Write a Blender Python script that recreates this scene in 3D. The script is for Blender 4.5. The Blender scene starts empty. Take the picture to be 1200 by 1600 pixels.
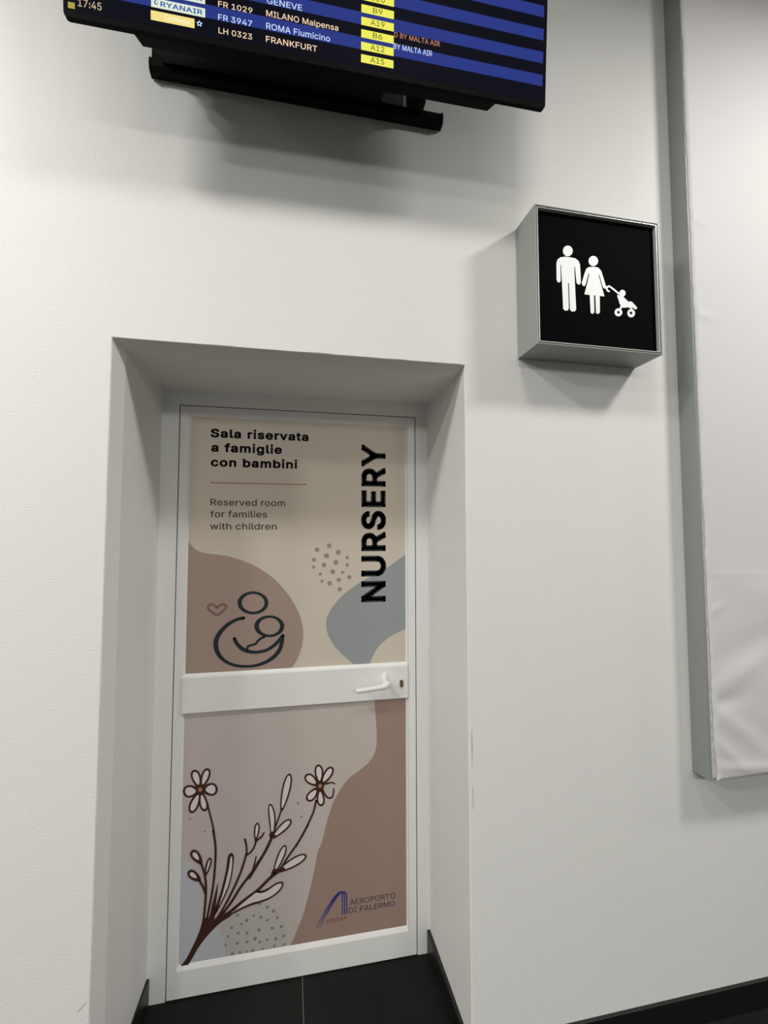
import bpy, bmesh, math, random
from mathutils import Vector, Matrix, noise
from mathutils.geometry import tessellate_polygon

random.seed(7)
scene = bpy.context.scene
COL = scene.collection

# ------------------------------------------------------------------ camera
YAW, PITCH, ROLL = 0.20191, 0.057059, -0.000708
CAM = Vector((0.40392, -1.38713, 1.60346))
fw = Vector((math.sin(YAW) * math.cos(PITCH), math.cos(YAW) * math.cos(PITCH), math.sin(PITCH)))
rt = Vector((math.cos(YAW), -math.sin(YAW), 0))
up = rt.cross(fw)
r2 = rt * math.cos(ROLL) + up * math.sin(ROLL)
u2 = up * math.cos(ROLL) - rt * math.sin(ROLL)
cd = bpy.data.cameras.new('camera')
cam = bpy.data.objects.new('camera', cd)
COL.objects.link(cam)
m = Matrix((r2, u2, -fw)).transposed().to_4x4()
m.translation = CAM
cam.matrix_world = m
cd.sensor_fit = 'VERTICAL'
cd.sensor_height = 24.0
cd.lens = 721.234 * 24.0 / 1600.0
cd.clip_start = 0.02
scene.camera = cam

# ------------------------------------------------------------------ world, lamps, exposure
world = bpy.data.worlds.new('hall')
scene.world = world
world.use_nodes = True
bg = world.node_tree.nodes['Background']
bg.inputs['Color'].default_value = (1.0, 0.985, 0.96, 1)
bg.inputs['Strength'].default_value = 0.10

def lamp(name, loc, power, size, color=(1.0, 0.985, 0.94)):
    ld = bpy.data.lights.new(name, 'AREA')
    ld.shape = 'DISK'
    ld.size = size
    ld.energy = power
    ld.color = color
    o = bpy.data.objects.new(name, ld)
    o.location = loc
    COL.objects.link(o)
    return o

for x, y, p in ((2.70, -1.25, 51), (-1.20, -1.25, 45), (0.80, -1.25, 11), (-4.06, -1.25, 60), (5.60, -1.25, 30),  # the dim middle lamp is added fill for the under-lit door
                (-3.20, -2.50, 100)):  # off-row lamp, added to brighten the right reveal
    lamp('downlight_or_fill', (x, y, 3.71), p, 0.42)
for x, y, p in ((-1.70, -5.30, 75), (0.20, -6.00, 75), (1.60, -6.70, 80), (3.40, -7.40, 85)):   # lamps further back in the hall
    lamp('downlight_or_fill', (x, y, 3.71), p, 0.80)

vs = scene.view_settings
vs.view_transform = 'Standard'
vs.look = 'None'
vs.gamma = 1.0
vs.use_curve_mapping = False
vs.exposure = 0.0

# ------------------------------------------------------------------ materials
def lin(c):
    c = c / 255.0
    return c / 12.92 if c <= 0.04045 else ((c + 0.055) / 1.055) ** 2.4

def srgb(r, g, b):
    return (lin(r), lin(g), lin(b), 1.0)

MATS = {}
def mat(name, color, rough=0.5, spec=0.5, metal=0.0, emit=None, estr=1.0, bump=None, vary=None):
    """bump = (noise scale, strength, distance in m); vary = (noise scale, factor, other colour)"""
    if name in MATS:
        return MATS[name]
    mt = bpy.data.materials.new(name)
    mt.use_nodes = True
    nt = mt.node_tree
    b = nt.nodes['Principled BSDF']
    b.inputs['Base Color'].default_value = color
    b.inputs['Roughness'].default_value = rough
    b.inputs['Specular IOR Level'].default_value = spec
    b.inputs['Metallic'].default_value = metal
    if emit:
        b.inputs['Emission Color'].default_value = emit
        b.inputs['Emission Strength'].default_value = estr
    if bump or vary:
        tc = nt.nodes.new('ShaderNodeTexCoord')
    if bump:
        nz = nt.nodes.new('ShaderNodeTexNoise')
        nz.inputs['Scale'].default_value = bump[0]
        nz.inputs['Detail'].default_value = 3.0
        nt.links.new(tc.outputs['Object'], nz.inputs['Vector'])
        bp = nt.nodes.new('ShaderNodeBump')
        bp.inputs['Strength'].default_value = bump[1]
        bp.inputs['Distance'].default_value = bump[2]
        nt.links.new(nz.outputs['Fac'], bp.inputs['Height'])
        nt.links.new(bp.outputs['Normal'], b.inputs['Normal'])
    if vary:
        nv = nt.nodes.new('ShaderNodeTexNoise')
        nv.inputs['Scale'].default_value = vary[0]
        nv.inputs['Detail'].default_value = 4.0
        nt.links.new(tc.outputs['Object'], nv.inputs['Vector'])
        mp = nt.nodes.new('ShaderNodeMapRange')
        mp.inputs['From Min'].default_value = 0.35
        mp.inputs['From Max'].default_value = 0.7
        mp.inputs['To Max'].default_value = vary[1]
        nt.links.new(nv.outputs['Fac'], mp.inputs['Value'])
        mx = nt.nodes.new('ShaderNodeMix')
        mx.data_type = 'RGBA'
        mx.inputs[6].default_value = color
        mx.inputs[7].default_value = vary[2]
        nt.links.new(mp.outputs['Result'], mx.inputs['Factor'])
        nt.links.new(mx.outputs[2], b.inputs['Base Color'])
    MATS[name] = mt
    return mt

M_WALL = mat('wall_paint', (0.82, 0.815, 0.795, 1), 0.55, 0.3, bump=(230, 0.45, 0.0018), vary=(3.0, 0.3, (0.78, 0.775, 0.76, 1)))
M_CEIL = mat('ceiling_paint', (0.75, 0.75, 0.74, 1), 0.8, 0.2)
M_TILE = mat('black_porcelain_tile', srgb(26, 26, 26), 0.6, 0.15, bump=(90, 0.1, 0.001), vary=(14, 0.6, srgb(21, 21, 21)))
M_GROUT = mat('grout', srgb(120, 118, 112), 0.9, 0.2)
M_SKIRT = mat('black_skirting', srgb(20, 20, 20), 0.4, 0.45)
M_ALU = mat('white_aluminium', (0.86, 0.86, 0.835, 1), 0.35, 0.45)
M_GAP = mat('dark_rubber', srgb(30, 30, 29), 0.8, 0.2)
M_SIGN = mat('sign_grey_metal', srgb(158, 161, 157), 0.42, 0.5, 0.0)
M_SIGNIN = mat('sign_lip_metal', srgb(200, 202, 198), 0.35, 0.5, 0.2)
M_FACE = mat('sign_black_acrylic', srgb(6, 6, 8), 0.7, 0.02)
M_PICTO = mat('sign_lit_white', srgb(225, 228, 226), 0.4, 0.3, emit=srgb(235, 240, 238), estr=0.22)
M_PLASTIC = mat('black_plastic', srgb(13, 13, 14), 0.6, 0.04)
M_STEEL = mat('black_steel', srgb(12, 12, 12), 0.5, 0.12)
M_PANELSIDE = mat('grey_profile', srgb(148, 152, 150), 0.45, 0.45, 0.1)
M_FABRIC = mat('white_fabric', (0.70, 0.69, 0.69, 1), 0.6, 0.3, bump=(700, 0.12, 0.0008))
M_TORN = mat('torn_fabric', srgb(210, 205, 197), 0.85, 0.2, bump=(120, 0.6, 0.003), vary=(40, 0.7, srgb(172, 164, 153)))
M_SCUFF = mat('scuff', srgb(178, 174, 166), 0.8, 0.2)

# ------------------------------------------------------------------ helpers
def wm(o):
    w = o.matrix_basis.copy()
    if o.parent:
        w = wm(o.parent) @ o.matrix_parent_inverse @ w
    return w

def adopt(o, parent, local=False):
    o.parent = parent
    if not local:
        o.matrix_parent_inverse = wm(parent).inverted()
    return o

def link(name, me, mats, parent=None, local=False, smooth=False):
    if not isinstance(mats, (list, tuple)):
        mats = [mats]
    for mt in mats:
        me.materials.append(mt)
    if smooth:
        me.polygons.foreach_set('use_smooth', [True] * len(me.polygons))
    o = bpy.data.objects.new(name, me)
    COL.objects.link(o)
    if parent:
        adopt(o, parent, local)
    return o

def pydata(name, verts, faces, mats, parent=None, local=False, smooth=False, fmats=None):
    me = bpy.data.meshes.new(name)
    me.from_pydata(verts, [], faces)
    if fmats:
        me.polygons.foreach_set('material_index', fmats)
    me.update()
    return link(name, me, mats, parent, local, smooth)

def finish(name, bm, mats, parent=None, local=False, smooth=False):
    bmesh.ops.recalc_face_normals(bm, faces=bm.faces)
    me = bpy.data.meshes.new(name)
    bm.to_mesh(me)
    bm.free()
    return link(name, me, mats, parent, local, smooth)

def bm_box(bm, x0, x1, y0, y1, z0, z1, bevel=0.0, seg=2):
    r = bmesh.ops.create_cube(bm, size=1.0)
    vs_ = r['verts']
    for v in vs_:
        v.co = Vector(((x0 + x1) / 2 + v.co.x * (x1 - x0), (y0 + y1) / 2 + v.co.y * (y1 - y0), (z0 + z1) / 2 + v.co.z * (z1 - z0)))
    if bevel:
        es = set()
        for v in vs_:
            es.update(v.link_edges)
        bmesh.ops.bevel(bm, geom=list(es), offset=bevel, segments=seg, affect='EDGES', profile=0.5)

def box(name, x0, x1, y0, y1, z0, z1, mt, parent=None, bevel=0.0, seg=2, local=False):
    bm = bmesh.new()
    bm_box(bm, x0, x1, y0, y1, z0, z1, bevel, seg)
    return finish(name, bm, mt, parent, local)

def prism(name, prof, axis, a0, a1, mt, parent=None, local=False, smooth=False):
    """extrude a closed profile: axis 'x' -> prof is (y, z); axis 'z' -> prof is (x, y); axis 'y' -> prof is (x, z)"""
    n = len(prof)
    def P(q, a):
        return {'x': (a, q[0], q[1]), 'z': (q[0], q[1], a), 'y': (q[0], a, q[1])}[axis]
    bm = bmesh.new()
    A = [bm.verts.new(P(q, a0)) for q in prof]
    B = [bm.verts.new(P(q, a1)) for q in prof]
    for i in range(n):
        bm.faces.new((A[i], A[(i + 1) % n], B[(i + 1) % n], B[i]))
    bm.faces.new(A[::-1])
    bm.faces.new(B)
    return finish(name, bm, mt, parent, local, smooth)

def tube(name, pts, radii, mt, parent=None, seg=14, local=False, flat=1.0):
    """smooth tube through points with radius per point, rounded ends"""
    bm = bmesh.new()
    pts = [Vector(p) for p in pts]
    rings = []
    n = len(pts)
    for i, p in enumerate(pts):
        t = (pts[min(i + 1, n - 1)] - pts[max(i - 1, 0)]).normalized()
        a = t.cross(Vector((0, 0, 1)))
        if a.length < 1e-3:
            a = t.cross(Vector((0, 1, 0)))
        a.normalize()
        b = a.cross(t).normalized()
        rings.append([bm.verts.new(p + (a * math.cos(2 * math.pi * k / seg) * flat + b * math.sin(2 * math.pi * k / seg)) * radii[i]) for k in range(seg)])
    for i in range(n - 1):
        for k in range(seg):
            bm.faces.new((rings[i][k], rings[i][(k + 1) % seg], rings[i + 1][(k + 1) % seg], rings[i + 1][k]))
    bm.faces.new(rings[0][::-1])
    bm.faces.new(rings[-1])
    return finish(name, bm, mt, parent, local, True)

def empty(name, loc, rot=(0, 0, 0)):
    o = bpy.data.objects.new(name, None)
    o.location = loc
    o.rotation_euler = rot
    o.empty_display_size = 0.05
    COL.objects.link(o)
    return o

def tag(o, label=None, cat=None, group=None, kind=None):
    if label: o['label'] = label
    if cat: o['category'] = cat
    if group: o['group'] = group
    if kind: o['kind'] = kind
    return o

# ---- flat print: planar shapes in (u, v), laid on a plane facing -Y at depth y
def catmull(pts, closed=False, n=6):
    k = len(pts)
    dim = len(pts[0])
    out = []
    rng = range(k if closed else k - 1)
    for i in rng:
        if closed:
            p = [pts[(i + j - 1) % k] for j in range(4)]
        else:
            p = [pts[max(0, min(k - 1, i + j - 1))] for j in range(4)]
        for s in range(n):
            t = s / n
            out.append(tuple(0.5 * (2 * p[1][d] + (p[2][d] - p[0][d]) * t + (2 * p[0][d] - 5 * p[1][d] + 4 * p[2][d] - p[3][d]) * t * t + (3 * p[1][d] - p[0][d] - 3 * p[2][d] + p[3][d]) * t ** 3) for d in range(dim)))
    if not closed:
        out.append(tuple(pts[-1]))
    return out

def clip(poly, rect):
    x0, x1, z0, z1 = rect
    for ax, lim, sgn in ((0, x0, 1), (0, x1, -1), (1, z0, 1), (1, z1, -1)):
        out = []
        for i in range(len(poly)):
            a, b = poly[i - 1], poly[i]
            ia, ib = sgn * (a[ax] - lim) >= 0, sgn * (b[ax] - lim) >= 0
            if ia != ib:
                t = (lim - a[ax]) / (b[ax] - a[ax])
                out.append((a[0] + (b[0] - a[0]) * t, a[1] + (b[1] - a[1]) * t))
            if ib:
                out.append(b)
        poly = out
        if not poly:
            break
    return poly

class Print:
    """collects flat shapes of several inks into one mesh"""
    def __init__(self, y, step=-0.00003, rect=None):
        self.v, self.f, self.m, self.mats = [], [], [], []
        self.y, self.step, self.rect = y, step, rect
    def slot(self, mt):
        if mt not in self.mats:
            self.mats.append(mt)
        return self.mats.index(mt)
    def raw(self, verts2, faces, mt):
        b = len(self.v)
        s = self.slot(mt)
        self.v += [(q[0], self.y, q[1]) for q in verts2]
        for f in faces:
            f = list(f)
            a, c, d = verts2[f[0]], verts2[f[1]], verts2[f[2]]
            cr = (c[0] - a[0]) * (d[1] - a[1]) - (c[1] - a[1]) * (d[0] - a[0])
            if cr < 0:
                f.reverse()
            self.f.append([b + i for i in f])
            self.m.append(s)
        self.y += self.step
    def fill(self, poly, mt, smooth=0):
        if smooth:
            poly = catmull(poly, True, smooth)
        if self.rect:
            poly = clip([q[:2] for q in poly], self.rect)
        if len(poly) < 3:
            return
        tri = tessellate_polygon([[Vector((q[0], q[1], 0)) for q in poly]])
        self.raw(poly, tri, mt)
    def ring(self, outer, inner, mt):
        n, k = len(outer), len(inner)
        tri = tessellate_polygon([[Vector((q[0], q[1], 0)) for q in outer], [Vector((q[0], q[1], 0)) for q in reversed(inner)]])
        self.raw(list(outer) + list(reversed(inner)), tri, mt)
    def dots(self, ds, mt, sx=1.0):
        vv, ff = [], []
        for x, z, r in ds:
            b = len(vv)
            vv += [(x + r * sx * math.cos(2 * math.pi * i / 14), z + r * math.sin(2 * math.pi * i / 14)) for i in range(14)]
            ff.append(list(range(b, b + 14)))
        self.raw(vv, ff, mt)
    def stroke(self, pts, mt, closed=False, n=6):
        p = catmull(pts, closed, n)
        vv, ff = [], []
        k = len(p)
        for i in range(k):
            a = p[(i - 1) % k] if closed else p[max(0, i - 1)]
            b = p[(i + 1) % k] if closed else p[min(k - 1, i + 1)]
            dx, dz = b[0] - a[0], b[1] - a[1]
            l = math.hypot(dx, dz) or 1e-9
            w = p[i][2]
            vv += [(p[i][0] - dz / l * w, p[i][1] + dx / l * w), (p[i][0] + dz / l * w, p[i][1] - dx / l * w)]
        for i in range(k if closed else k - 1):
            j = (i + 1) % k
            ff.append((2 * i, 2 * i + 1, 2 * j + 1, 2 * j))
        if not closed:
            for i, s in ((0, 1), (k - 1, -1)):
                q = p[i]
                b0 = len(vv)
                vv += [(q[0] + q[2] * math.cos(2 * math.pi * t / 12), q[1] + q[2] * math.sin(2 * math.pi * t / 12)) for t in range(12)]
                ff.append(list(range(b0, b0 + 12)))
        self.raw(vv, ff, mt)
    def text(self, s, x0, x1, base, cap, mt, bold=0.0, shear=0.0, turn=False):
        """fit a line of type: left x0, right x1, baseline, capital height; turn = reads upwards; bold thickens by em fraction"""
        H = 510.0 / 1000
        vv, ff = [], []
        cur = 0.0
        w = bold
        for ch in s:
            adv, loops = GLYPHS[ch]
            lp = [[(cur + l[i] / 1000 + shear * l[i + 1] / 1000, l[i + 1] / 1000) for i in range(0, len(l), 2)] for l in loops]
            if ch == 'i' and w > 0.01:
                lp = [[(q[0], q[1] + (1.5 * w if min(p_[1] for p_ in l) > 0.3 else 0)) for q in l] for l in lp]
            if lp:
                flat = [q for l in lp for q in l]
                b = len(vv)
                vv += flat
                ff += [tuple(b + i for i in t) for t in tessellate_polygon([[Vector((q[0], q[1], 0)) for q in l] for l in lp])]
                if w:
                    for l in lp:
                        for i in range(len(l)):
                            a, c = l[i - 1], l[i]
                            dx, dy = c[0] - a[0], c[1] - a[1]
                            n = math.hypot(dx, dy)
                            if n < 1e-6:
                                continue
                            ux, uy = dx / n * w, dy / n * w
                            e = 0.95 if n > 0.06 else 0.3
                            b = len(vv)
                            vv += [(a[0] - ux * e - uy, a[1] - uy * e + ux), (a[0] - ux * e + uy, a[1] - uy * e - ux), (c[0] + ux * e + uy, c[1] + uy * e - ux), (c[0] + ux * e - uy, c[1] + uy * e + ux)]
                            ff.append((b, b + 1, b + 2, b + 3))
            cur += adv / 1000 + 1.6 * w
        l, r = min(q[0] for q in vv), max(q[0] for q in vv)
        kx, ky = (x1 - x0) / (r - l), cap / (H + 2 * w)
        if turn:
            out = [(base - (q[1] + w) * ky, x0 + (q[0] - l) * kx) for q in vv]
        else:
            out = [(x0 + (q[0] - l) * kx, base + (q[1] + w) * ky) for q in vv]
        self.raw(out, ff, mt)
    def build(self, name, parent=None, local=False):
        return pydata(name, self.v, self.f, self.mats, parent, local, fmats=self.m)

# ------------------------------------------------------------------ the setting
D = 0.42113                                   # depth of the door recess
OXL, OXR, OZT = -0.0897, 0.9547, 2.1665       # opening in the wall face
FXL, FXR, FZT = -0.0606, 0.9547, 2.1559       # opening at the door frame
X0, X1, ZC = -6.0, 7.5, 3.74

def plaster(o, amp=1.0, seed=0.0):
    return (noise.noise(Vector((o * 9.0 + seed, 3.1, 0))) * 0.0014 + noise.noise(Vector((o * 45.0 + seed, 7.7, 0))) * 0.0006) * amp

def build_wall():
    # the wall face and the plastered reveals are one surface; the opening edge is a slightly uneven bead
    verts, faces = [], []
    def V(x, y, z):
        verts.append((x, y, z))
        return len(verts) - 1
    nz, nx = 90, 50
    per = []            # perimeter samples: (kind, t)
    for i in range(nz): per.append(('L', i / nz))
    for i in range(nx): per.append(('T', i / nx))
    for i in range(nz + 1): per.append(('R', i / nz))
    prof = [(0.0, 0.0), (0.004, 0.003), (0.004, 0.003), (0.05, 0.054), (0.05, 0.054), (0.16, 0.16), (0.45, 0.30), (0.8, 0.40), (1.0, D + 0.03)]   # (how far from opening to frame line, depth)
    rows = []
    for k, t in per:
        row = []
        for j, (s, y) in enumerate(prof):
            flare = [0.0, 0.10, 0.10, 0.72, 0.72, 0.76, 0.86, 0.95, 1.0][j]
            zt = OZT + [0.0, -0.0015, -0.0015, -0.0150, -0.0150, -0.0145, -0.0130, -0.0115, FZT - OZT][j]
            xl = OXL + (FXL - OXL) * flare
            xr = OXR + (FXR - OXR) * flare
            if j == 0: xr += 0.006
            a = 1.0 if j < 5 else 0.6
            jj = [0, 1, 1, 3, 3, 5, 6, 7, 8][j]
            if k == 'L':
                p = (xl + plaster(t * 2.1, a, jj * 1.7), y, t * zt)
            elif k == 'T':
                e = min(1.0, t * 12, (1 - t) * 12)
                p = (xl + (xr - xl) * t, y, zt + plaster(t, a * e, 20 + jj * 1.3) + (0.0025 * max(0, noise.noise(Vector((t * 30, 1.5, 0)))) if j == 0 else 0))
            else:
                p = (xr + plaster(t * 2.1, a, 40 + jj * 1.7), y, (1 - t) * zt)
            row.append(V(*p))
        rows.append(row)
    for i in range(len(rows) - 1):
        for j in range(len(prof) - 1):
            if j in (1, 3):
                continue
            faces.append((rows[i][j], rows[i + 1][j], rows[i + 1][j + 1], rows[i][j + 1]))
    # wall face around it
    lo = [V(X0, 0, verts[rows[i][0]][2]) for i in range(nz + 1)]
    for i in range(nz):
        faces.append((lo[i], lo[i + 1], rows[i + 1][0], rows[i][0]))
    tl = V(X0, 0, ZC); tr = V(X1, 0, ZC)
    tp = [V(verts[rows[nz + i][0]][0], 0, ZC) for i in range(nx + 1)]
    for i in range(nx):
        faces.append((rows[nz + i][0], tp[i], tp[i + 1], rows[nz + i + 1][0]))
    faces.append((lo[nz], tl, tp[0], rows[nz][0]))
    ro = [V(X1, 0, verts[rows[nz + nx + i][0]][2]) for i in range(nz + 1)]
    for i in range(nz):
        faces.append((rows[nz + nx + i][0], ro[i], ro[i + 1], rows[nz + nx + i + 1][0]))
    faces.append((rows[nz + nx][0], tp[nx], tr, ro[0]))
    o = pydata('wall_back', verts, faces, M_WALL, smooth=False)
    sm = [abs(p.normal.y) < 0.9 for p in o.data.polygons]
    o.data.polygons.foreach_set('use_smooth', sm)
    return tag(o, 'off-white plastered wall with a deep recess around the nursery door', kind='structure')

wall = build_wall()

# worn scuffs on the plaster, thin smears of dark rubber and dents
def scuff(pts):
    pr = Print(-0.0004)
    pr.stroke(pts, M_SCUFF, n=5)
    return pr.build('scuff_mark', wall)

scuff(((0.966, 1.010, 0.0004), (0.9665, 0.96, 0.0012), (0.966, 0.90, 0.0004)))
scuff(((0.967, 0.84, 0.0003), (0.968, 0.80, 0.0009), (0.967, 0.77, 0.0003)))
scuff(((1.176, 0.302, 0.0008), (1.178, 0.3025, 0.0010)))
scuff(((-0.114, 0.392, 0.0005), (-0.105, 0.401, 0.0013), (-0.096, 0.411, 0.0005)))

# ceiling over the hall, floor slab
tag(box('ceiling', X0, X1, -9.0, 0.0, ZC, ZC + 0.1, M_CEIL), 'plain white ceiling above the wall', kind='structure')
floor = tag(box('floor', X0, X1, -9.0, D + 0.5, -0.12, -0.002, M_GROUT), 'black porcelain tiled floor with thin pale joints', kind='structure')
TS, GJ = 0.6, 0.0028
bm = bmesh.new()
bm_box(bm, GJ / 2, TS - GJ / 2, GJ / 2, TS - GJ / 2, -0.01, 0.0, 0.0006, 1)
bmesh.ops.recalc_face_normals(bm, faces=bm.faces)
tile_me = bpy.data.meshes.new('tile')
bm.to_mesh(tile_me)
bm.free()
tile_me.materials.append(M_TILE)
for i in range(-5, 7):
    for j in range(-7, 1):
        o = bpy.data.objects.new('tile', tile_me)
        o.location = (0.4675 + i * TS, -0.0 + j * TS, 0)
        COL.objects.link(o)
        adopt(o, floor)
        o.parent = floor

# skirting
SK, ST = 0.089, 0.012
def skirt(name, x0, x1, y0, y1, label):
    return tag(box(name, x0, x1, y0, y1, 0.0, SK, M_SKIRT, bevel=0.0015), label, kind='structure')
skirt('baseboard_right', OXR + 0.010, X1, -ST, 0.0, 'black skirting along the wall right of the recess')
skirt('baseboard_left', X0, OXL - 0.010, -ST, 0.0, 'black skirting along the wall left of the recess')
skirt('baseboard_recess_right', FXR - ST, FXR + 0.012, -ST, D - 0.001, 'black skirting on the right side of the door recess')
prism('baseboard_recess_left', ((FXL - 0.04, -ST), (OXL + ST, -ST), (FXL + ST - 0.004, D - 0.001), (FXL - 0.04, D - 0.001)), 'z', 0.0, SK, M_SKIRT)
tag(bpy.data.objects['baseboard_recess_left'], 'black skirting on the left side of the door recess', kind='structure')

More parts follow.
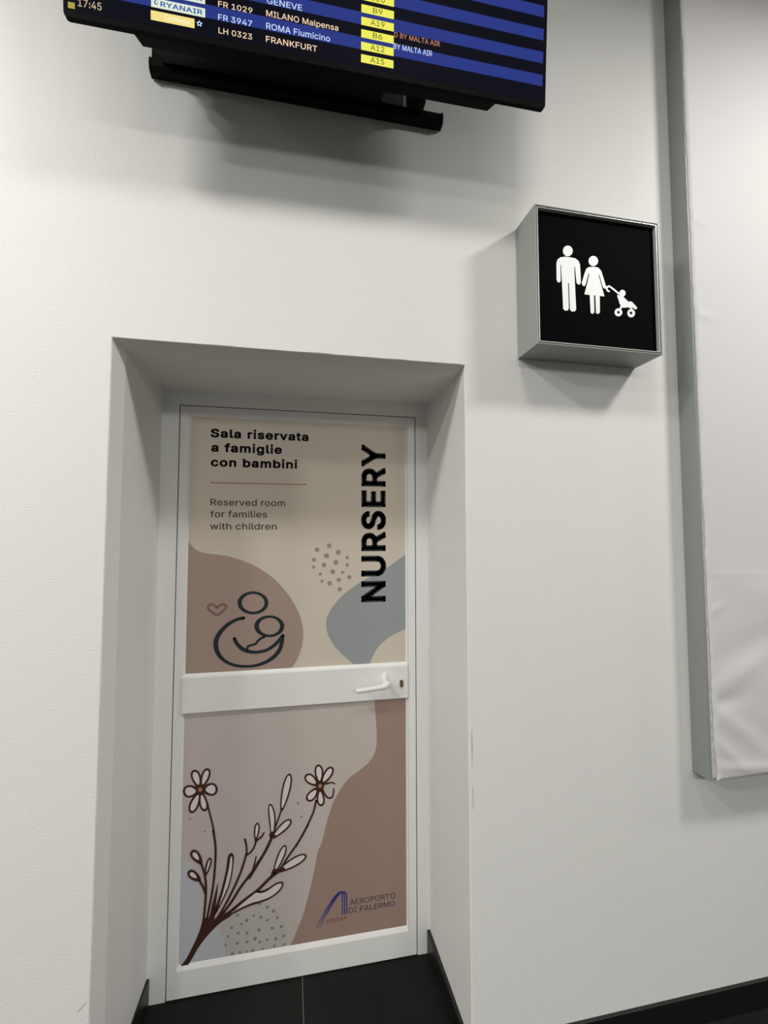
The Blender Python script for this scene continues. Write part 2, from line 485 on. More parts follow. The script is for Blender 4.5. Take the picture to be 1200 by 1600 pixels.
# ------------------------------------------------------------------ drawn shapes of the flat print, in metres on the plane they are printed on
# letter outlines (advance, loops) in thousandths of the em
ART = {
 'upper': (('fill','pink',((.0157,1.6131),(.0389,1.5915),(.0656,1.5628),(.107,1.5479),(.1652,1.5404),(.2244,1.5233),(.2845,1.4961),(.3455,1.4527),(.3986,1.3939),(.4344,1.3351),(.4544,1.2811),(.4601,1.2365),(.4552,1.1925),(.4407,1.1491),(.4191,1.1152),(.3934,1.0774),(.0117,1.0878))),('fill','blue',((.8904,1.5564),(.8658,1.5405),(.8026,1.496),(.7357,1.4597),(.6699,1.4239),(.6144,1.3841),(.5734,1.3398),(.551,1.3),(.5466,1.2687),(.5559,1.228),(.5834,1.182),(.62,1.1443),(.6523,1.1148),(.68,1.0872),(.7032,1.0858),(.7172,1.1113),(.7312,1.1432),(.7547,1.1785),(.7926,1.2088),(.8309,1.2284),(.8647,1.24),(.889,1.2465))),('dots','taupe',((.5566,1.5748,.0092),(.5094,1.5595,.0091),(.5925,1.5489,.0101),(.5467,1.5365,.0101),(.6277,1.5284,.0073),(.4979,1.5205,.0081),(.5826,1.5096,.01),(.537,1.5001,.0091),(.6278,1.499,.0073),(.4972,1.4925,.0063),(.5709,1.4733,.0091),(.6095,1.4709,.0064),(.5227,1.4649,.0063),(.6363,1.4512,.0083),(.5949,1.4419,.0082),(.5301,1.4376,.0063),(.5593,1.4289,.0091),(.5987,1.4054,.0083))),('strokeclosed','heart',((.1442,1.3207,.0046),(.1285,1.3306,.0046),(.1157,1.3416,.0046),(.1125,1.352,.0046),(.1174,1.3591,.0046),(.1264,1.36,.0046),(.137,1.3544,.0046),(.1437,1.3473,.0046),(.152,1.3549,.0046),(.1625,1.359,.0046),(.1716,1.3581,.0046),(.1756,1.3517,.0046),(.1727,1.343,.0046),(.16,1.3302,.0046))),('ring','ink',((.3286,1.3599),(.328,1.3532),(.326,1.3467),(.3227,1.3405),(.3181,1.3349),(.3124,1.3299),(.3058,1.3258),(.2983,1.3225),(.2902,1.3202),(.2816,1.3189),(.2728,1.3187),(.2641,1.3195),(.2555,1.3213),(.2474,1.3242),(.2399,1.3279),(.2332,1.3325),(.2275,1.3377),(.2228,1.3436),(.2194,1.3499),(.2173,1.3564),(.2165,1.3631),(.2171,1.3698),(.219,1.3762),(.2222,1.3823),(.2267,1.3879),(.2322,1.3929),(.2388,1.3971),(.2462,1.4004),(.2543,1.4028),(.2628,1.4042),(.2716,1.4045),(.2804,1.4038),(.289,1.402),(.2972,1.3992),(.3048,1.3955),(.3116,1.3909),(.3175,1.3856),(.3222,1.3797),(.3257,1.3734),(.3278,1.3667)),((.3145,1.3607),(.3141,1.3555),(.3126,1.3504),(.3102,1.3457),(.3069,1.3414),(.3027,1.3375),(.2978,1.3343),(.2923,1.3318),(.2863,1.33),(.2801,1.329),(.2736,1.3288),(.2672,1.3294),(.2609,1.3308),(.2549,1.333),(.2494,1.3358),(.2444,1.3393),(.2402,1.3434),(.2368,1.3479),(.2343,1.3528),(.2327,1.3578),(.2321,1.363),(.2325,1.3681),(.2339,1.3731),(.2363,1.3778),(.2396,1.3822),(.2437,1.386),(.2486,1.3892),(.254,1.3918),(.2599,1.3936),(.2662,1.3947),(.2726,1.3949),(.2791,1.3944),(.2854,1.393),(.2915,1.3909),(.297,1.388),(.302,1.3845),(.3063,1.3804),(.3098,1.3759),(.3124,1.371),(.314,1.3659))),('ring','ink',((.3887,1.2702),(.3881,1.2638),(.3861,1.2576),(.3828,1.2518),(.3783,1.2465),(.3727,1.2419),(.3662,1.238),(.3588,1.235),(.3508,1.2329),(.3424,1.2317),(.3338,1.2316),(.3252,1.2325),(.3168,1.2343),(.3088,1.2371),(.3014,1.2407),(.2948,1.2451),(.2892,1.2502),(.2847,1.2558),(.2813,1.2618),(.2792,1.2681),(.2784,1.2744),(.279,1.2807),(.2809,1.2869),(.2841,1.2926),(.2885,1.2979),(.294,1.3025),(.3005,1.3065),(.3078,1.3095),(.3157,1.3117),(.3241,1.3129),(.3327,1.3131),(.3414,1.3124),(.3498,1.3106),(.3579,1.3078),(.3654,1.3042),(.372,1.2998),(.3778,1.2947),(.3824,1.2891),(.3858,1.283),(.388,1.2766)),((.3726,1.2711),(.3721,1.2663),(.3708,1.2615),(.3685,1.2571),(.3654,1.253),(.3615,1.2495),(.3569,1.2465),(.3517,1.2441),(.3462,1.2425),(.3403,1.2416),(.3343,1.2414),(.3282,1.2421),(.3224,1.2435),(.3168,1.2456),(.3116,1.2483),(.307,1.2517),(.303,1.2555),(.2999,1.2598),(.2975,1.2644),(.296,1.2692),(.2955,1.2741),(.2959,1.2789),(.2972,1.2836),(.2995,1.2881),(.3025,1.2921),(.3064,1.2957),(.3109,1.2987),(.316,1.3011),(.3216,1.3028),(.3274,1.3037),(.3334,1.3039),(.3395,1.3033),(.3454,1.3019),(.351,1.2998),(.3563,1.2971),(.3609,1.2937),(.3649,1.2898),(.3682,1.2855),(.3705,1.2809),(.372,1.2761))),('stroke','ink',((.2395,1.3065,.0061),(.2136,1.3011,.006),(.1865,1.2864,.0067),(.1627,1.2645,.0074),(.1473,1.2402,.0083),(.1423,1.2172,.0088),(.1467,1.1906,.008),(.1615,1.1651,.0067),(.1859,1.1452,.0056),(.2164,1.1327,.0053),(.2499,1.128,.005),(.2837,1.129,.0053),(.3176,1.1382,.0061),(.3485,1.1555,.0073),(.3702,1.1798,.0076),(.3799,1.2079,.0073),(.3834,1.2359,.0063))),('stroke','ink',((.3828,1.2359,.0059),(.3697,1.218,.0069),(.3511,1.1997,.0065),(.3263,1.1851,.0058),(.3015,1.1793,.0057),(.2768,1.1786,.006),(.2521,1.1846,.0068),(.2336,1.1952,.0071),(.2181,1.2115,.0067),(.2112,1.2234,.0064),(.2077,1.2323,.006))),('stroke','ink',((.2536,1.1854,.0046),(.2556,1.1988,.0046),(.2672,1.2046,.0046),(.2825,1.2086,.0046),(.2916,1.2183,.0047),(.3008,1.2273,.0047),(.3163,1.2343,.0047))),('stroke','rule',((.1142,1.8123,.0026),(.2886,1.8128,.0027),(.4657,1.8132,.0027)))),
 'bold': (('Sala riservata',.1092,.4733,1.9843,.0331),('a famiglie',.1119,.3722,1.9297,.033),('con bambini',.1113,.4309,1.8741,.0328)),
 'light': (('Reserved room',.1134,.3861,1.7272,.0246),('for families',.1134,.3191,1.6829,.0245),('with children',.1135,.3555,1.6372,.0245)),
 'nursery': (.7823,1.3521,1.9814,.0988),
 'lower': (('fill','rose',((.7323,1.041),(.7369,.9703),(.7433,.8909),(.7461,.8295),(.7415,.7821),(.7189,.7408),(.6786,.7103),(.6387,.686),(.6036,.6454),(.5734,.5896),(.5521,.525),(.5353,.4604),(.521,.4293),(.5112,.3811),(.494,.3014),(.4695,.2155),(.441,.1474),(.4207,.1066),(.4006,.0662),(.9041,-.0214),(.9093,1.0301))),('fill','lavender',((.0295,.4679),(.0442,.4635),(.0651,.451),(.0834,.4245),(.102,.3827),(.1169,.3085),(.1285,.2468),(.1557,.2245),(.177,.2061),(.188,.1773),(.1931,.1465),(.1983,.1097),(.1972,.086),(.0385,.0788))),('fill','mist',((.1769,.2121),(.1864,.1835),(.1915,.1497),(.1966,.1159),(.2002,.0855),(.2887,.0518),(.4106,.0954),(.4134,.1318),(.4098,.1693),(.3968,.2022),(.3775,.2329),(.352,.2599),(.3237,.2781),(.2926,.2858),(.2649,.2824),(.2376,.2729))),('dots','slate',((.3129,.2727,.0043),(.3396,.2588,.0056),(.3617,.2415,.0062),(.235,.2466,.0051),(.2918,.2362,.0046),(.3167,.2271,.0056),(.3402,.2136,.0053),(.3752,.2164,.0056),(.2674,.2242,.0058),(.2492,.2141,.0046),(.3901,.1832,.0056),(.2159,.2067,.0052),(.3111,.1838,.0062),(.3577,.1823,.0062),(.2384,.1844,.0058),(.2696,.1799,.0055),(.3986,.149,.0056),(.2976,.1556,.0067),(.3707,.1435,.0063),(.3411,.1453,.0046),(.2359,.1508,.0055),(.2692,.1497,.0054),(.3148,.1421,.0052),(.3663,.1197,.0056),(.4003,.1186,.0046),(.3247,.1161,.0043),(.2196,.1175,.006),(.2456,.1175,.0049),(.2697,.1158,.004),(.2905,.1159,.0055),(.2039,.1791,.0046),(.196,.152,.0046))),('dots','slate',((.0656,.6027,.0032),(.117,.5522,.0034),(.4458,.6136,.0042),(.4594,.5635,.0042))),('fill','brown',((.0979,.7026),(.101,.7056),(.1029,.7125),(.1035,.7226),(.1027,.7346),(.1002,.747),(.0958,.7581),(.0896,.7665),(.0822,.7712),(.0748,.7716),(.0688,.7678),(.0655,.7605),(.0654,.7506),(.0685,.7392),(.074,.7276),(.0808,.7171),(.0875,.7088),(.0934,.7038))),('fill','petal',((.0928,.718),(.0945,.7199),(.0955,.7244),(.0956,.731),(.0949,.7389),(.0931,.747),(.0903,.7543),(.0864,.7599),(.0819,.7631),(.0775,.7635),(.0741,.7611),(.0722,.7564),(.0724,.7499),(.0745,.7424),(.078,.7347),(.0823,.7278),(.0865,.7222),(.09,.7188))),('fill','brown',((.1017,.7034),(.1059,.7038),(.1114,.7081),(.1179,.7156),(.1245,.7255),(.13,.7368),(.1332,.7483),(.1334,.7588),(.1304,.7671),(.1249,.772),(.1181,.7728),(.1111,.7691),(.1051,.7613),(.1007,.7504),(.0981,.7378),(.097,.7254),(.0973,.7147),(.0989,.7071))),('fill','petal',((.1065,.7177),(.1089,.7182),(.1122,.7214),(.1162,.7267),(.1203,.7336),(.1238,.7414),(.1261,.7492),(.1266,.7562),(.1253,.7615),(.1224,.7645),(.1185,.7646),(.1144,.7618),(.1107,.7563),(.1078,.7488),(.1058,.7403),(.1048,.732),(.1045,.7249),(.1051,.72))),('fill','brown',((.1022,.699),(.1043,.6934),(.1095,.6876),(.1174,.6819),(.127,.677),(.137,.6741),(.1463,.6745),(.1537,.6785),(.1582,.6859),(.1594,.6954),(.1571,.7051),(.1516,.7131),(.1437,.7181),(.1343,.7196),(.1245,.7181),(.1155,.7143),(.1082,.7095),(.1036,.7043))),('fill','petal',((.1176,.698),(.1188,.6942),(.1219,.6903),(.1266,.6864),(.1323,.6831),(.1382,.6812),(.1437,.6815),(.148,.6843),(.1506,.6894),(.1512,.6959),(.1498,.7025),(.1466,.708),(.1419,.7113),(.1363,.7123),(.1306,.7112),(.1253,.7086),(.121,.7053),(.1183,.7017))),('fill','brown',((.1004,.6963),(.0973,.6936),(.0952,.6868),(.094,.6765),(.094,.6642),(.0955,.6512),(.0989,.6392),(.1042,.6297),(.1107,.6239),(.1175,.6224),(.1233,.6253),(.1269,.6323),(.1276,.6425),(.1254,.6546),(.121,.6673),(.1154,.6791),(.1096,.6885),(.1045,.6945))),('fill','petal',((.104,.6806),(.1024,.6789),(.1015,.6743),(.1011,.6674),(.1015,.6591),(.1027,.6503),(.1049,.6422),(.1081,.6358),(.1118,.6318),(.1156,.6306),(.1187,.6325),(.1204,.6372),(.1205,.644),(.119,.6522),(.1162,.6608),(.1128,.6688),(.1093,.6752),(.1063,.6793))),('fill','brown',((.0981,.6961),(.0935,.6958),(.0872,.6913),(.0797,.6833),(.072,.6728),(.0653,.6608),(.0611,.6485),(.0602,.6371),(.0627,.6279),(.0682,.6223),(.0754,.6211),(.0831,.6247),(.0901,.6328),(.0957,.6445),(.0994,.6581),(.1014,.6717),(.1019,.6835),(.1008,.6919))),('fill','petal',((.0924,.6822),(.0897,.6817),(.0857,.6783),(.0809,.6723),(.0757,.6646),(.0712,.6559),(.0681,.6471),(.067,.6392),(.0681,.6331),(.0711,.6295),(.0754,.6291),(.0802,.6321),(.0848,.6382),(.0886,.6466),(.0915,.6562),(.0933,.6657),(.0942,.6738),(.0939,.6795))),('fill','brown',((.0987,.6969),(.0964,.7023),(.0908,.7078),(.0825,.7131),(.0726,.7175),(.0622,.7199),(.0528,.7192),(.0455,.7149),(.0412,.7076),(.0404,.6984),(.0431,.6891),(.0488,.6815),(.057,.6769),(.0666,.6757),(.0765,.6776),(.0856,.6815),(.0929,.6864),(.0975,.6917))),('fill','petal',((.0835,.6973),(.0821,.7009),(.0787,.7046),(.0736,.7082),(.0676,.7112),(.0613,.7127),(.0557,.7122),(.0513,.7094),(.0487,.7044),(.0483,.6982),(.05,.6919),(.0535,.6868),(.0585,.6837),(.0643,.6829),(.0703,.6842),(.0758,.6869),(.0801,.6902),(.0828,.6938))),('fill','brown',((.1131,.6978),(.1122,.6926),(.1093,.6883),(.1049,.6857),(.0997,.6852),(.0944,.6869),(.0899,.6904),(.0869,.6953),(.0857,.7008),(.0866,.706),(.0895,.7103),(.0939,.7129),(.0991,.7134),(.1044,.7118),(.1089,.7082),(.112,.7033))),('dots','centre',((.0989,.7001,.0072),)),('fill','brown',((.5271,.6731),(.5308,.6752),(.5342,.6816),(.5372,.6914),(.5393,.7036),(.5398,.7165),(.5381,.7288),(.5339,.7388),(.5278,.7455),(.5207,.7479),(.5141,.7458),(.5091,.7394),(.5067,.7295),(.507,.7174),(.5097,.7044),(.5138,.6921),(.5184,.6821),(.5229,.6755))),('fill','petal',((.5259,.6875),(.5281,.689),(.53,.6935),(.5317,.7005),(.5328,.709),(.533,.7182),(.5318,.7269),(.5293,.7339),(.5256,.7386),(.5214,.7403),(.5174,.7388),(.5145,.7343),(.5132,.7273),(.5135,.7187),(.5152,.7095),(.5178,.7008),(.5206,.6938),(.5234,.6891))),('fill','brown',((.5318,.6716),(.5364,.671),(.5434,.6739),(.5523,.6797),(.5618,.6879),(.5705,.6976),(.5768,.7081),(.5797,.7183),(.5786,.7271),(.5739,.7332),(.5667,.7355),(.5582,.7335),(.5498,.7272),(.5424,.7176),(.5364,.7059),(.5322,.694),(.5299,.6835),(.5297,.6758))),('fill','petal',((.5395,.6828),(.5424,.6827),(.547,.6851),(.553,.6896),(.5595,.6957),(.5656,.7029),(.5702,.7103),(.5726,.7174),(.5724,.7233),(.5698,.7272),(.5653,.7283),(.5599,.7265),(.5542,.7217),(.5489,.7147),(.5444,.7065),(.5411,.6981),(.539,.6909),(.5384,.6856))),('fill','brown',((.522,.6691),(.5233,.6735),(.5218,.6805),(.5178,.6894),(.5118,.6991),(.5043,.7081),(.4956,.7149),(.4867,.7183),(.4785,.7179),(.4722,.7139),(.4689,.7072),(.4693,.699),(.4736,.6905),(.4813,.6827),(.491,.6761),(.5013,.6712),(.5106,.6682),(.5178,.6674))),('fill','petal',((.5107,.6793),(.5115,.6821),(.5104,.6866),(.5078,.6924),(.5039,.6987),(.4989,.7046),(.4933,.709),(.4875,.7113),(.4822,.7111),(.4781,.7085),(.476,.7042),(.4764,.699),(.4792,.6934),(.4842,.6883),(.4906,.684),(.4973,.6808),(.5033,.6788),(.5079,.6782))),('fill','brown',((.5221,.6641),(.5177,.6656),(.5108,.6645),(.5022,.6611),(.4929,.6559),(.4844,.6491),(.4782,.6412),(.4752,.6328),(.476,.6249),(.4802,.6185),(.4869,.6149),(.4949,.6148),(.5031,.6185),(.5104,.6255),(.5165,.6345),(.5209,.6442),(.5235,.653),(.524,.6599))),('fill','petal',((.5129,.6541),(.5101,.6549),(.5058,.654),(.5002,.6516),(.4942,.648),(.4886,.6434),(.4844,.6382),(.4822,.6327),(.4825,.6277),(.485,.6237),(.4891,.6216),(.4942,.6218),(.4995,.6244),(.5043,.6291),(.5085,.6351),(.5115,.6414),(.5134,.6471),(.5139,.6515))),('fill','brown',((.5272,.6608),(.5236,.6589),(.5204,.6532),(.5175,.6444),(.5155,.6335),(.515,.6219),(.5164,.6109),(.5201,.6018),(.5257,.5958),(.5323,.5935),(.5386,.5952),(.5433,.6008),(.5457,.6096),(.5455,.6206),(.5431,.6324),(.5394,.6435),(.5351,.6526),(.531,.6586))),('fill','petal',((.5283,.6464),(.5263,.6452),(.5245,.6413),(.523,.6353),(.5219,.628),(.5217,.6201),(.5226,.6127),(.5248,.6066),(.528,.6025),(.5317,.601),(.5353,.6022),(.5379,.606),(.5392,.612),(.5389,.6194),(.5375,.6273),(.5353,.6348),(.5328,.641),(.5304,.645))),('stroke','brown',((.5318,.6709,.0036),(.5462,.6739,.0036),(.5589,.6751,.0032),(.5735,.6764,.0025),(.5837,.67,.0022))),('stroke','brown',((.5355,.6581,.0032),(.5465,.6341,.0032),(.5593,.621,.0032),(.5702,.6209,.0032),(.5774,.6307,.0029),(.5791,.6535,.0022))),('fill','brown',((.5427,.6669),(.5416,.6613),(.5385,.6569),(.5338,.6542),(.5283,.6536),(.5228,.6553),(.5181,.659),(.5149,.6641),(.5138,.6699),(.5148,.6755),(.5179,.6799),(.5226,.6827),(.5281,.6832),(.5336,.6815),(.5383,.6778),(.5415,.6727))),('dots','centre',((.5282,.6684,.0071),)),('stroke','brown',((.1245,.6501,.0031),(.1297,.6277,.003),(.1361,.6028,.003),(.1438,.573,.0031),(.1499,.5433,.0031))),('stroke','brown',((.1464,.5528,.0039),(.1549,.4998,.0039),(.1558,.4539,.0038),(.1537,.4087,.0039),(.15,.3638,.0039),(.1434,.3195,.0038),(.1353,.2756,.0038),(.1308,.2494,.0038))),('stroke','brown',((.5131,.6166,.0037),(.5055,.5825,.0037),(.4914,.5493,.0037),(.4722,.5134,.0037),(.4531,.4812,.0036),(.441,.4604,.0036))),('stroke','brown',((.4833,.5314,.0037),(.4577,.487,.0037),(.4323,.4524,.0037),(.4102,.4239,.0036),(.3945,.401,.0037),(.3804,.3842,.0037))),('fill','brown',((.3853,.5911),(.3899,.5938),(.3963,.6041),(.4038,.6207),(.4115,.6415),(.4181,.6642),(.4223,.6864),(.4231,.7053),(.4204,.7187),(.4147,.7249),(.4072,.7229),(.3993,.7129),(.3923,.6961),(.3869,.6744),(.3833,.6507),(.3815,.628),(.3812,.6091),(.3825,.5963))),('fill','petal',((.3881,.6035),(.3911,.6062),(.3956,.6153),(.4012,.6297),(.4072,.6478),(.4125,.6675),(.4162,.6864),(.4176,.7024),(.4165,.7134),(.4132,.7182),(.4083,.7161),(.4029,.7071),(.3976,.6924),(.3931,.6738),(.3897,.6536),(.3874,.6343),(.3863,.6184),(.3865,.6077))),('stroke','brown',((.3853,.5963,.0028),(.3752,.5665,.0028),(.3618,.5304,.0028),(.3534,.5075,.0028))),('fill','brown',((.3539,.5013),(.357,.5048),(.3604,.5151),(.3636,.5311),(.3656,.551),(.3652,.5722),(.3621,.5924),(.3569,.6089),(.3507,.6199),(.3447,.6239),(.34,.6205),(.3376,.6099),(.3378,.5937),(.3398,.5736),(.3426,.5523),(.3454,.5322),(.3482,.5159),(.3509,.5051))),('fill','petal',((.353,.5133),(.3549,.5163),(.357,.5252),(.3591,.5389),(.3602,.5557),(.3596,.5738),(.3569,.5909),(.353,.6049),(.3488,.6142),(.3452,.6175),(.3428,.6145),(.3421,.6055),(.3432,.5916),(.3452,.5746),(.3473,.5565),(.3488,.5395),(.3501,.5256),(.3514,.5166))),('fill','brown',((.3518,.4992),(.3564,.4981),(.365,.5003),(.3767,.5053),(.39,.5126),(.4031,.5217),(.4141,.5319),(.4213,.5422),(.4238,.5514),(.4214,.5583),(.4147,.5615),(.405,.5604),(.3936,.5548),(.3818,.5456),(.3708,.5342),(.3615,.5223),(.3548,.5118),(.3514,.5038))),('fill','petal',((.3611,.507),(.3642,.5067),(.3706,.509),(.3794,.5136),(.3896,.5199),(.3999,.5273),(.4087,.5353),(.4148,.543),(.4174,.5496),(.4164,.5541),(.412,.5557),(.405,.554),(.3963,.5491),(.387,.5417),(.378,.5328),(.3702,.5238),(.3644,.5159),(.3612,.5101))),('fill','brown',((.3464,.522),(.3532,.5246),(.3602,.5186),(.3673,.5006),(.3518,.4992),(.3431,.5088))),('stroke','brown',((.3504,.5067,.0047),(.3505,.4989,.005),(.3306,.4594,.0051),(.3092,.425,.005),(.2849,.3882,.0053),(.2743,.3713,.005))),('stroke','brown',((.3064,.4245,.0039),(.2912,.4003,.0046),(.2745,.3795,.0046),(.2413,.3384,.0046),(.2175,.3023,.0046),(.1938,.2726,.0046),(.1762,.2513,.0049),(.1615,.2325,.0049))),('stroke','brown',((.2971,.4427,.0022),(.2922,.418,.0029),(.2863,.3972,.0032),(.2818,.3856,.0032))),('fill','brown',((.2944,.4986),(.297,.4999),(.3,.5048),(.3032,.5126),(.3061,.5224),(.3082,.5331),(.3089,.5435),(.3078,.5524),(.305,.5587),(.3009,.5616),(.2965,.5607),(.2926,.556),(.2897,.5481),(.2882,.5379),(.2881,.5268),(.2889,.516),(.2903,.5071),(.2922,.5011))),('fill','petal',((.2956,.5102),(.2968,.5113),(.2983,.515),(.3,.5207),(.3017,.5279),(.3029,.5357),(.3035,.5431),(.3032,.5493),(.3021,.5536),(.3003,.5554),(.2982,.5545),(.2963,.551),(.2947,.5452),(.2938,.5378),(.2934,.5299),(.2935,.5223),(.2939,.5161),(.2946,.5119))),('stroke','brown',((.324,.5231,.0024),(.314,.509,.0035),(.2944,.4972,.0039))),('stroke','brown',((.2972,.4994,.0032),(.2898,.4771,.0032),(.2776,.4601,.0032),(.2638,.4521,.0032))),('stroke','brown',((.2567,.5092,.0032),(.2617,.49,.0032),(.2639,.4681,.0032),(.2638,.4511,.0032))),('stroke','brown',((.2634,.458,.0039),(.2464,.4019,.0039),(.2228,.3471,.0039),(.1993,.302,.0039),(.1759,.2633,.0038),(.1555,.2365,.0038))),('fill','brown',((.36,.3721),(.3642,.3735),(.3707,.3803),(.3791,.3916),(.3883,.4063),(.3967,.4225),(.4031,.4388),(.4063,.4531),(.4059,.4638),(.402,.4695),(.3956,.4693),(.3878,.4629),(.3798,.4512),(.3724,.4356),(.3663,.4181),(.3618,.401),(.3591,.3866),(.3584,.3766))),('fill','petal',((.3644,.3824),(.3672,.3839),(.3719,.39),(.3782,.4),(.3853,.4125),(.3921,.4264),(.3976,.4399),(.4009,.4515),(.4016,.4599),(.3996,.464),(.3956,.4631),(.3901,.4573),(.384,.4471),(.378,.4339),(.3726,.4194),(.3682,.4054),(.3651,.3937),(.3638,.3857))),('fill','brown',((.3726,.3775),(.3778,.3753),(.3889,.3756),(.4049,.3782),(.4237,.3829),(.4429,.3896),(.4599,.3978),(.4724,.4071),(.4788,.4164),(.4784,.4242),(.4715,.4293),(.4593,.4303),(.4434,.4271),(.4257,.42),(.4082,.4104),(.3927,.3999),(.3807,.3902),(.3737,.3825))),('fill','petal',((.3836,.3824),(.3875,.3812),(.3965,.3822),(.4095,.3851),(.425,.3896),(.441,.3955),(.4554,.4023),(.4662,.4095),(.4721,.4163),(.4724,.4216),(.4674,.4246),(.4577,.4245),(.4447,.4212),(.4299,.4151),(.415,.4073),(.4016,.3991),(.3912,.3916),(.3849,.3859))),('fill','brown',((.3567,.3875),(.3819,.3902),(.3978,.3912),(.4011,.3798),(.3821,.3753),(.3633,.3649),(.3508,.3573))),('stroke','brown',((.3663,.3769,.0058),(.3476,.3609,.0054),(.3321,.3476,.0053),(.3044,.3239,.0053),(.2707,.3038,.0053),(.2404,.2846,.0053),(.2104,.2644,.0053),(.1924,.2557,.0052))),('stroke','brown',((.2241,.274,.0049),(.2002,.2565,.0055),(.1823,.2443,.0063))),('fill','petal',((.3045,.3193),(.3201,.317),(.3418,.3231),(.3668,.3365),(.3857,.3384),(.3927,.3343),(.389,.3239),(.3766,.3087),(.3485,.2928),(.3143,.2841),(.2834,.2811),(.2498,.2741),(.2285,.2682),(.2587,.291))),('stroke','brown',((.3045,.3193,.0043),(.3201,.3164,.0043),(.3418,.3225,.0036),(.3668,.3358,.0032),(.3841,.3395,.0032),(.3927,.3352,.0032),(.3903,.3231,.0029),(.3766,.3072,.0029),(.3485,.2913,.0029),(.3143,.2826,.0036),(.2834,.2787,.004),(.2498,.2686,.0032),(.2105,.2544,.0028))),('fill','petal',((.1579,.2661),(.1749,.3178),(.189,.3703),(.1988,.4176),(.2028,.4507),(.2102,.4604),(.215,.4491),(.2141,.4155),(.2058,.3679),(.1942,.3361),(.1797,.305),(.1638,.2712))),('stroke','brown',((.155,.2636,.0049),(.1749,.3178,.0045),(.189,.3703,.0042),(.1988,.4176,.0046),(.2028,.4507,.0049),(.2093,.4621,.005),(.2162,.4504,.0032),(.215,.4154,.0021),(.2073,.3677,.0024),(.1957,.3359,.0024),(.1812,.3048,.0024),(.1608,.2687,.0028))),('fill','brown',((.1345,.2428),(.1415,.2657),(.1469,.2949),(.1566,.3326),(.1658,.37),(.1646,.3374),(.1608,.3018),(.1573,.2662),(.1554,.2395))),('fill','brown',((.1097,.4426),(.1115,.446),(.1114,.4523),(.1096,.4609),(.1061,.4707),(.1012,.4803),(.0949,.4883),(.0878,.4935),(.0806,.4953),(.0745,.4935),(.0704,.4887),(.0694,.4816),(.0717,.4733),(.0769,.4647),(.0841,.4566),(.0921,.4498),(.0996,.4448),(.1057,.4422))),('fill','petal',((.0987,.4584),(.0996,.4601),(.0994,.4633),(.0983,.4678),(.0963,.4729),(.0937,.4779),(.0904,.4821),(.0868,.4849),(.0832,.486),(.0802,.4852),(.0783,.4828),(.078,.4792),(.0793,.4749),(.082,.4704),(.0858,.4661),(.0899,.4624),(.0937,.4597),(.0968,.4583))),('fill','brown',((.1073,.3844),(.1082,.3882),(.1066,.3943),(.103,.4021),(.0977,.4106),(.091,.4186),(.0836,.4246),(.0761,.4277),(.0693,.4275),(.0642,.4241),(.0617,.4184),(.0624,.4113),(.0663,.4039),(.0729,.3969),(.0812,.3911),(.09,.3866),(.0978,.3838),(.1038,.383))),('fill','petal',((.0932,.3974),(.0936,.3992),(.0927,.4022),(.0908,.406),(.0881,.4102),(.0848,.4142),(.0811,.4172),(.0773,.4188),(.074,.4188),(.0716,.4173),(.0705,.4146),(.0709,.4111),(.0729,.4075),(.0762,.404),(.0804,.401),(.0847,.3987),(.0886,.3973),(.0915,.3968))),('fill','brown',((.123,.3993),(.1256,.4003),(.1291,.4048),(.1332,.4121),(.1374,.4214),(.141,.4318),(.1431,.442),(.1435,.4509),(.1418,.4574),(.1386,.4608),(.1344,.4604),(.13,.4563),(.1262,.4488),(.1233,.4389),(.1215,.4279),(.1206,.4172),(.1206,.4082),(.1214,.402))),('fill','petal',((.1261,.4115),(.1272,.4125),(.1289,.4159),(.131,.4213),(.1334,.428),(.1356,.4354),(.1372,.4424),(.138,.4484),(.1379,.4525),(.1369,.4544),(.1353,.4536),(.1333,.4503),(.1312,.4448),(.1294,.4379),(.1278,.4303),(.1266,.4231),(.1259,.4171),(.1257,.4131))),('stroke','brown',((.106,.4485,.0037),(.1161,.4199,.0037),(.1226,.3918,.0038),(.1258,.3522,.0038),(.1243,.3073,.0038),(.1201,.2511,.0038))),('stroke','brown',((.1019,.3888,.0038),(.1158,.3627,.0037),(.1242,.3404,.0038))),('fill','brown',((.1178,.2619),(.1152,.2459),(.1111,.2287),(.1,.1978),(.0831,.1621),(.0635,.1271),(.0409,.1003),(.0641,.1006),(.0825,.1238),(.1037,.1586),(.1267,.1874),(.15,.2104),(.1765,.2317),(.2124,.2501),(.1942,.2545),(.1703,.2447),(.1524,.24),(.1433,.2519),(.1338,.2504),(.1253,.2578)))),
 'logo': (('stroke','logoblue',((.5193,.1572,.0006),(.5342,.186,.0013),(.5514,.2138,.0019),(.5751,.2468,.0022),(.5927,.2656,.0022),(.6013,.2714,.0025),(.6103,.2713,.0025),(.6136,.261,.0026),(.6147,.2331,.0022),(.6149,.1911,.0022))),('stroke','logoblue',((.5268,.1578,.0006),(.5418,.1873,.0012),(.5587,.2151,.0019),(.5812,.2468,.0022),(.5968,.2644,.0022),(.6045,.27,.0025),(.6148,.2713,.0026),(.6214,.2611,.0025),(.6228,.2319,.0022),(.6229,.1913,.0022))),('stroke','logoblue',((.5344,.1584,.0006),(.5494,.1885,.0012),(.566,.2164,.0019),(.5873,.2468,.0022),(.601,.2632,.0022),(.6078,.2686,.0024),(.6194,.2712,.0025),(.6291,.2612,.0026),(.6309,.2307,.0022),(.631,.1916,.0022)))),
 'logotext': (('AEROPORTO',.6419,.8183,.2189,.0201),('DI PALERMO',.6391,.8176,.1901,.02)),
 'gesap': (('GESAP',.5539,.634,.1694,.0127),),
